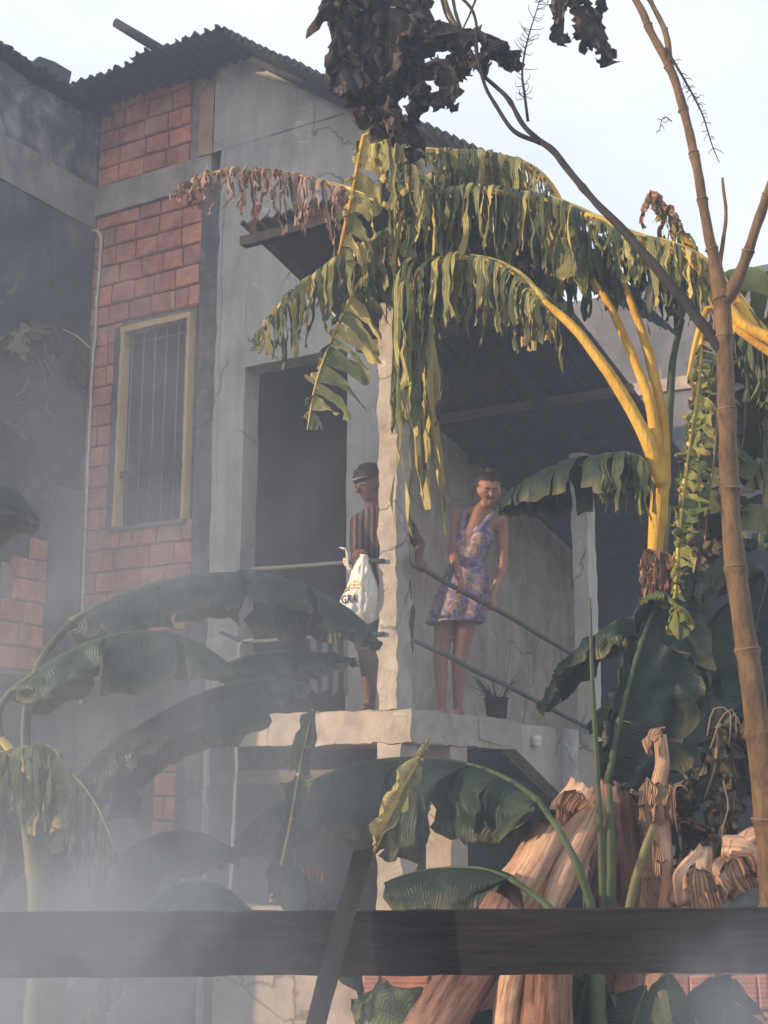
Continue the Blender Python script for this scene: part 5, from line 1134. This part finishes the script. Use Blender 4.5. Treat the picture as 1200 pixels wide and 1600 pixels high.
def twig(c, r0, nfork, seed, L0=.05):
    rr2 = random.Random(seed); pts, L = spline(P(*c), 60); mb = MB().tube(pts, [r0+(.0015-r0)*(i/60) for i in range(61)], 6)
    for k in range(nfork):
        i = rr2.randint(8, 59); d = (pts[min(60, i+1)]-pts[i-1]).normalized(); s = d.cross(V((0, 1, 0))).normalized()*rr2.choice((-1, 1))
        a = pts[i]; b = a+(s*rr2.uniform(.5, 1)+d*rr2.uniform(-.3, .9)+V((0, rr2.uniform(-.5, .5), 0)))*L0*rr2.uniform(.4, 1); c2 = b+(d*.6+s*rr2.uniform(-.4, .8)+V((0, 0, rr2.uniform(-.4, .5))))*L0*.5
        mb.tube([a, b, c2], [.0016, .0013, .0007], 4)
    return mb.build('twig', M['dark_bark'], tr, True)
twig(((825, 190, 4.54), (820, 150, 4.5), (816, 110, 4.5), (825, 60, 4.5), (842, 5, 4.5), (848, -20, 4.5)), .006, 46, 2)
twig(((1040, 75, 4.24), (1058, 105, 4.2), (1078, 140, 4.2), (1098, 180, 4.2), (1112, 225, 4.2), (1124, 254, 4.2)), .0055, 34, 3, .03)
twig(((1050, 190, 4.2), (1040, 183, 4.2), (1034, 188, 4.2), (1030, 205, 4.2)), .002, 5, 4, .03)
twig(((690, 0, 4.6), (700, 30, 4.6), (730, 70, 4.6), (745, 100, 4.6)), .006, 4, 5)
twig(((745, -5, 4.55), (735, 20, 4.55), (720, 60, 4.55), (728, 110, 4.55)), .005, 4, 6)
limb(P((690, -25, 4.62), (700, 15, 4.62), (722, 60, 4.62), (742, 95, 4.62)), (.016, .015, .014, .012), M['bark'], node=.2, scar=False)
D_ = dict(strip=(5, 14), col=.018, shrink=.15, crumple=.034, twist=.8, wav=.012, g=(.9, 1.9), lift=.2, lv=(.5, 1.15), sway=.45, rows=8, up=V((0, -1, .25)), tone=(.05, .95))
# hanging dead leaves of the tree top
for k, (c_, Wd) in enumerate((
    (((560, -60), (545, 20), (540, 90), (560, 150)), .16), (((590, -60), (590, 10), (598, 80), (606, 140)), .14), (((620, -60), (630, 20), (640, 90), (640, 150)), .13), (((530, -40), (525, 20), (530, 60), (545, 110)), .10),
    (((600, 60), (610, 110), (612, 150), (608, 190)), .09), (((640, 20), (655, 10), (668, 40), (660, 90)), .09), (((570, 60), (575, 110), (590, 150), (600, 200)), .11), (((545, 30), (560, 80), (575, 130), (580, 180)), .15), (((515, -50), (522, 0), (530, 50), (548, 100)), .12), (((575, -50), (570, 20), (565, 90), (575, 160)), .18), (((640, -60), (645, 0), (640, 60), (645, 120)), .12), (((600, 90), (598, 140), (605, 180), (615, 215)), .13), (((610, -20), (605, 50), (620, 100), (600, 150)), .13))):
    leaf(tr, P(*[(u, v, 4.75+.03*(k % 4)) for u, v in c_]), Wd, M['dead'], M['dark_bark'], (.010, .004), name='dead_leaf', **D_)
for k, (c_, Wd) in enumerate((
    (((655, 110), (680, 95), (700, 120), (695, 165)), .08), (((640, 150), (660, 130), (655, 165), (640, 200)), .07), (((690, 95), (695, 130), (700, 160), (705, 175)), .04),
    (((745, 60), (715, 50), (690, 58), (680, 72)), .09), (((740, 45), (765, 60), (765, 90), (750, 110)), .09), (((720, 80), (700, 95), (720, 100), (740, 105)), .09), (((760, 62), (785, 72), (802, 90), (810, 110)), .035),
    (((900, -30), (905, 10), (918, 45), (925, 80)), .10), (((880, -30), (872, 5), (880, 30), (878, 70)), .07), (((905, 20), (930, 50), (945, 85), (958, 98)), .045), (((945, -40), (942, -10), (945, 10), (940, 24)), .04), (((640, 180), (645, 205), (650, 225), (640, 250)), .06), (((615, 170), (620, 190), (622, 205), (618, 222)), .05))):
    leaf(tr, P(*[(u, v, 4.55+.03*(k % 3)) for u, v in c_]), Wd, M['dead'], M['dark_bark'], (.007, .003), name='dead_leaf', **D_)
stalk(tr, P((900, -30, 4.55), (910, -80, 4.5)), (.006, .006), M['dark_bark'], 'branch')

# ------------------------------------------------------------------ dark plank across the front, leaning pole
pk = thing('wooden_plank_fence', 'dark charred plank running level across the whole front of the yard', 'fence', V((0, 2.9, 0)))
zl, zr_ = at(0, 1478, 2.9), at(1200, 1470, 2.9)
dx = (zr_-zl); o = zl - dx*.25; hgt = 92*px(2.9)
MB().rough(o-V((0, 0, hgt/2)), dx*1.5, V((0, .035, 0)), V((0, 0, hgt)), .02, .0035, 14).build('plank', M['dark_wood'], pk, True)
for x in (o.x+.04, (o+dx*1.5).x-.12):
    MB().rough(V((x, 2.937, 0)), V((.08, 0, 0)), V((0, .08, 0)), V((0, 0, zl.z+.15)), .05, .004).build('post', M['dark_wood'], pk, True)
lp = thing('leaning_post', 'charred flat post leaning up across the dark plank', 'post', at(470, 1700, 2.8)*V((1, 1, 0)))
a_, b_ = at(455, 1760, 2.80), at(572, 1325, 2.86); d_ = b_-a_; sx = V((1, 0, .28)).normalized()
MB().rough(a_-sx*.03, sx*.048, V((0, .035, 0)), d_, .03, .0035, 10).build('post_shaft', M['char_wood'], lp, True)
# ------------------------------------------------------------------ haze
hz = MB(); hz.box(V((-9, -.6, -1)), V((24, 0, 0)), V((0, 22, 0)), V((0, 0, 12.5)))
mh_ = bpy.data.materials.new('haze'); mh_.use_nodes = True; mh_.node_tree.nodes.clear()
o_ = mh_.node_tree.nodes.new('ShaderNodeOutputMaterial'); vp = mh_.node_tree.nodes.new('ShaderNodeVolumePrincipled')
vp.inputs['Density'].default_value = .014; vp.inputs['Color'].default_value = (.62, .76, 1.0, 1); vp.inputs['Anisotropy'].default_value = .2
mh_.node_tree.links.new(vp.outputs[0], o_.inputs['Volume'])
haze = hz.build('haze', mh_, None); haze['kind'] = 'stuff'; haze['label'] = 'thin grey smoke haze filling the yard'
# ------------------------------------------------------------------ drifting smoke, thick at the lower left
def smoke(name, lo, hi, dens, seed, core, rad, label, scale=1.1, alb=(.70, .78, .90)):
    mb = MB(); mb.box(V(lo), V((hi[0]-lo[0], 0, 0)), V((0, hi[1]-lo[1], 0)), V((0, 0, hi[2]-lo[2])))
    m = bpy.data.materials.new('smoke_air'); m.use_nodes = True; t = m.node_tree; t.nodes.clear(); L = t.links
    o = t.nodes.new('ShaderNodeOutputMaterial'); vp = t.nodes.new('ShaderNodeVolumePrincipled')
    vp.inputs['Color'].default_value = (*alb, 1); vp.inputs['Anisotropy'].default_value = .15
    g = t.nodes.new('ShaderNodeTexCoord').outputs['Object']
    n = t.nodes.new('ShaderNodeTexNoise'); n.inputs['Scale'].default_value = scale; n.inputs['Detail'].default_value = 6; n.inputs['Roughness'].default_value = .62; n.inputs['Distortion'].default_value = 1.6
    mp_ = t.nodes.new('ShaderNodeMapping'); mp_.inputs['Location'].default_value = (seed, seed*.7, 0); mp_.inputs['Rotation'].default_value = (0, .5, 0); mp_.inputs['Scale'].default_value = (1, 1, .7)
    L.new(g, mp_.inputs[0]); L.new(mp_.outputs[0], n.inputs['Vector'])
    r = t.nodes.new('ShaderNodeMapRange'); r.inputs['From Min'].default_value = .43; r.inputs['From Max'].default_value = .64; L.new(n.outputs['Fac'], r.inputs['Value'])
    r.inputs['To Min'].default_value = .03; r.inputs['To Max'].default_value = 1.5
    s_ = t.nodes.new('ShaderNodeVectorMath'); s_.operation = 'SUBTRACT'; L.new(g, s_.inputs[0]); s_.inputs[1].default_value = core
    dv = t.nodes.new('ShaderNodeVectorMath'); dv.operation = 'DIVIDE'; L.new(s_.outputs[0], dv.inputs[0]); dv.inputs[1].default_value = rad
    ln = t.nodes.new('ShaderNodeVectorMath'); ln.operation = 'LENGTH'; L.new(dv.outputs[0], ln.inputs[0])
    fo = t.nodes.new('ShaderNodeMapRange'); fo.interpolation_type = 'SMOOTHERSTEP'; fo.inputs['From Min'].default_value = 1; fo.inputs['From Max'].default_value = 0; L.new(ln.outputs['Value'], fo.inputs['Value'])
    mu = t.nodes.new('ShaderNodeMath'); mu.operation = 'MULTIPLY'; L.new(r.outputs[0], mu.inputs[0]); L.new(fo.outputs[0], mu.inputs[1])
    m2 = t.nodes.new('ShaderNodeMath'); m2.operation = 'MULTIPLY'; L.new(mu.outputs[0], m2.inputs[0]); m2.inputs[1].default_value = dens
    L.new(m2.outputs[0], vp.inputs['Density']); L.new(vp.outputs[0], o.inputs['Volume'])
    q = mb.build(name, m, None); q['kind'] = 'stuff'; q['label'] = label; return q
# world coordinates: the smoke wells up below the camera's left and leans over the brick wall
smoke('smoke', (-3.6, 2.6, .2), (.6, 7.2, 6.6), .34, 3.1, (-1.00, 4.3, 2.40), (1.75, 2.6, 2.7), 'broad veil of smoke over the brick wall and neighbour house', 1.5)
smoke('smoke', (-1.6, 1.0, 1.5), (.3, 2.75, 3.3), 1.9, 8.4, (-.52, 1.9, 2.14), (.78, .85, .68), 'dense grey smoke billow low at the left before the plank', 3.4, (.50, .57, .68))
smoke('smoke', (.25, 1.0, 1.9), (1.1, 2.75, 2.7), 2.3, 5.7, (.57, 1.9, 2.26), (.28, .6, .24), 'small grey smoke billow low at the right before the plank', 3.2, (.50, .57, .68))
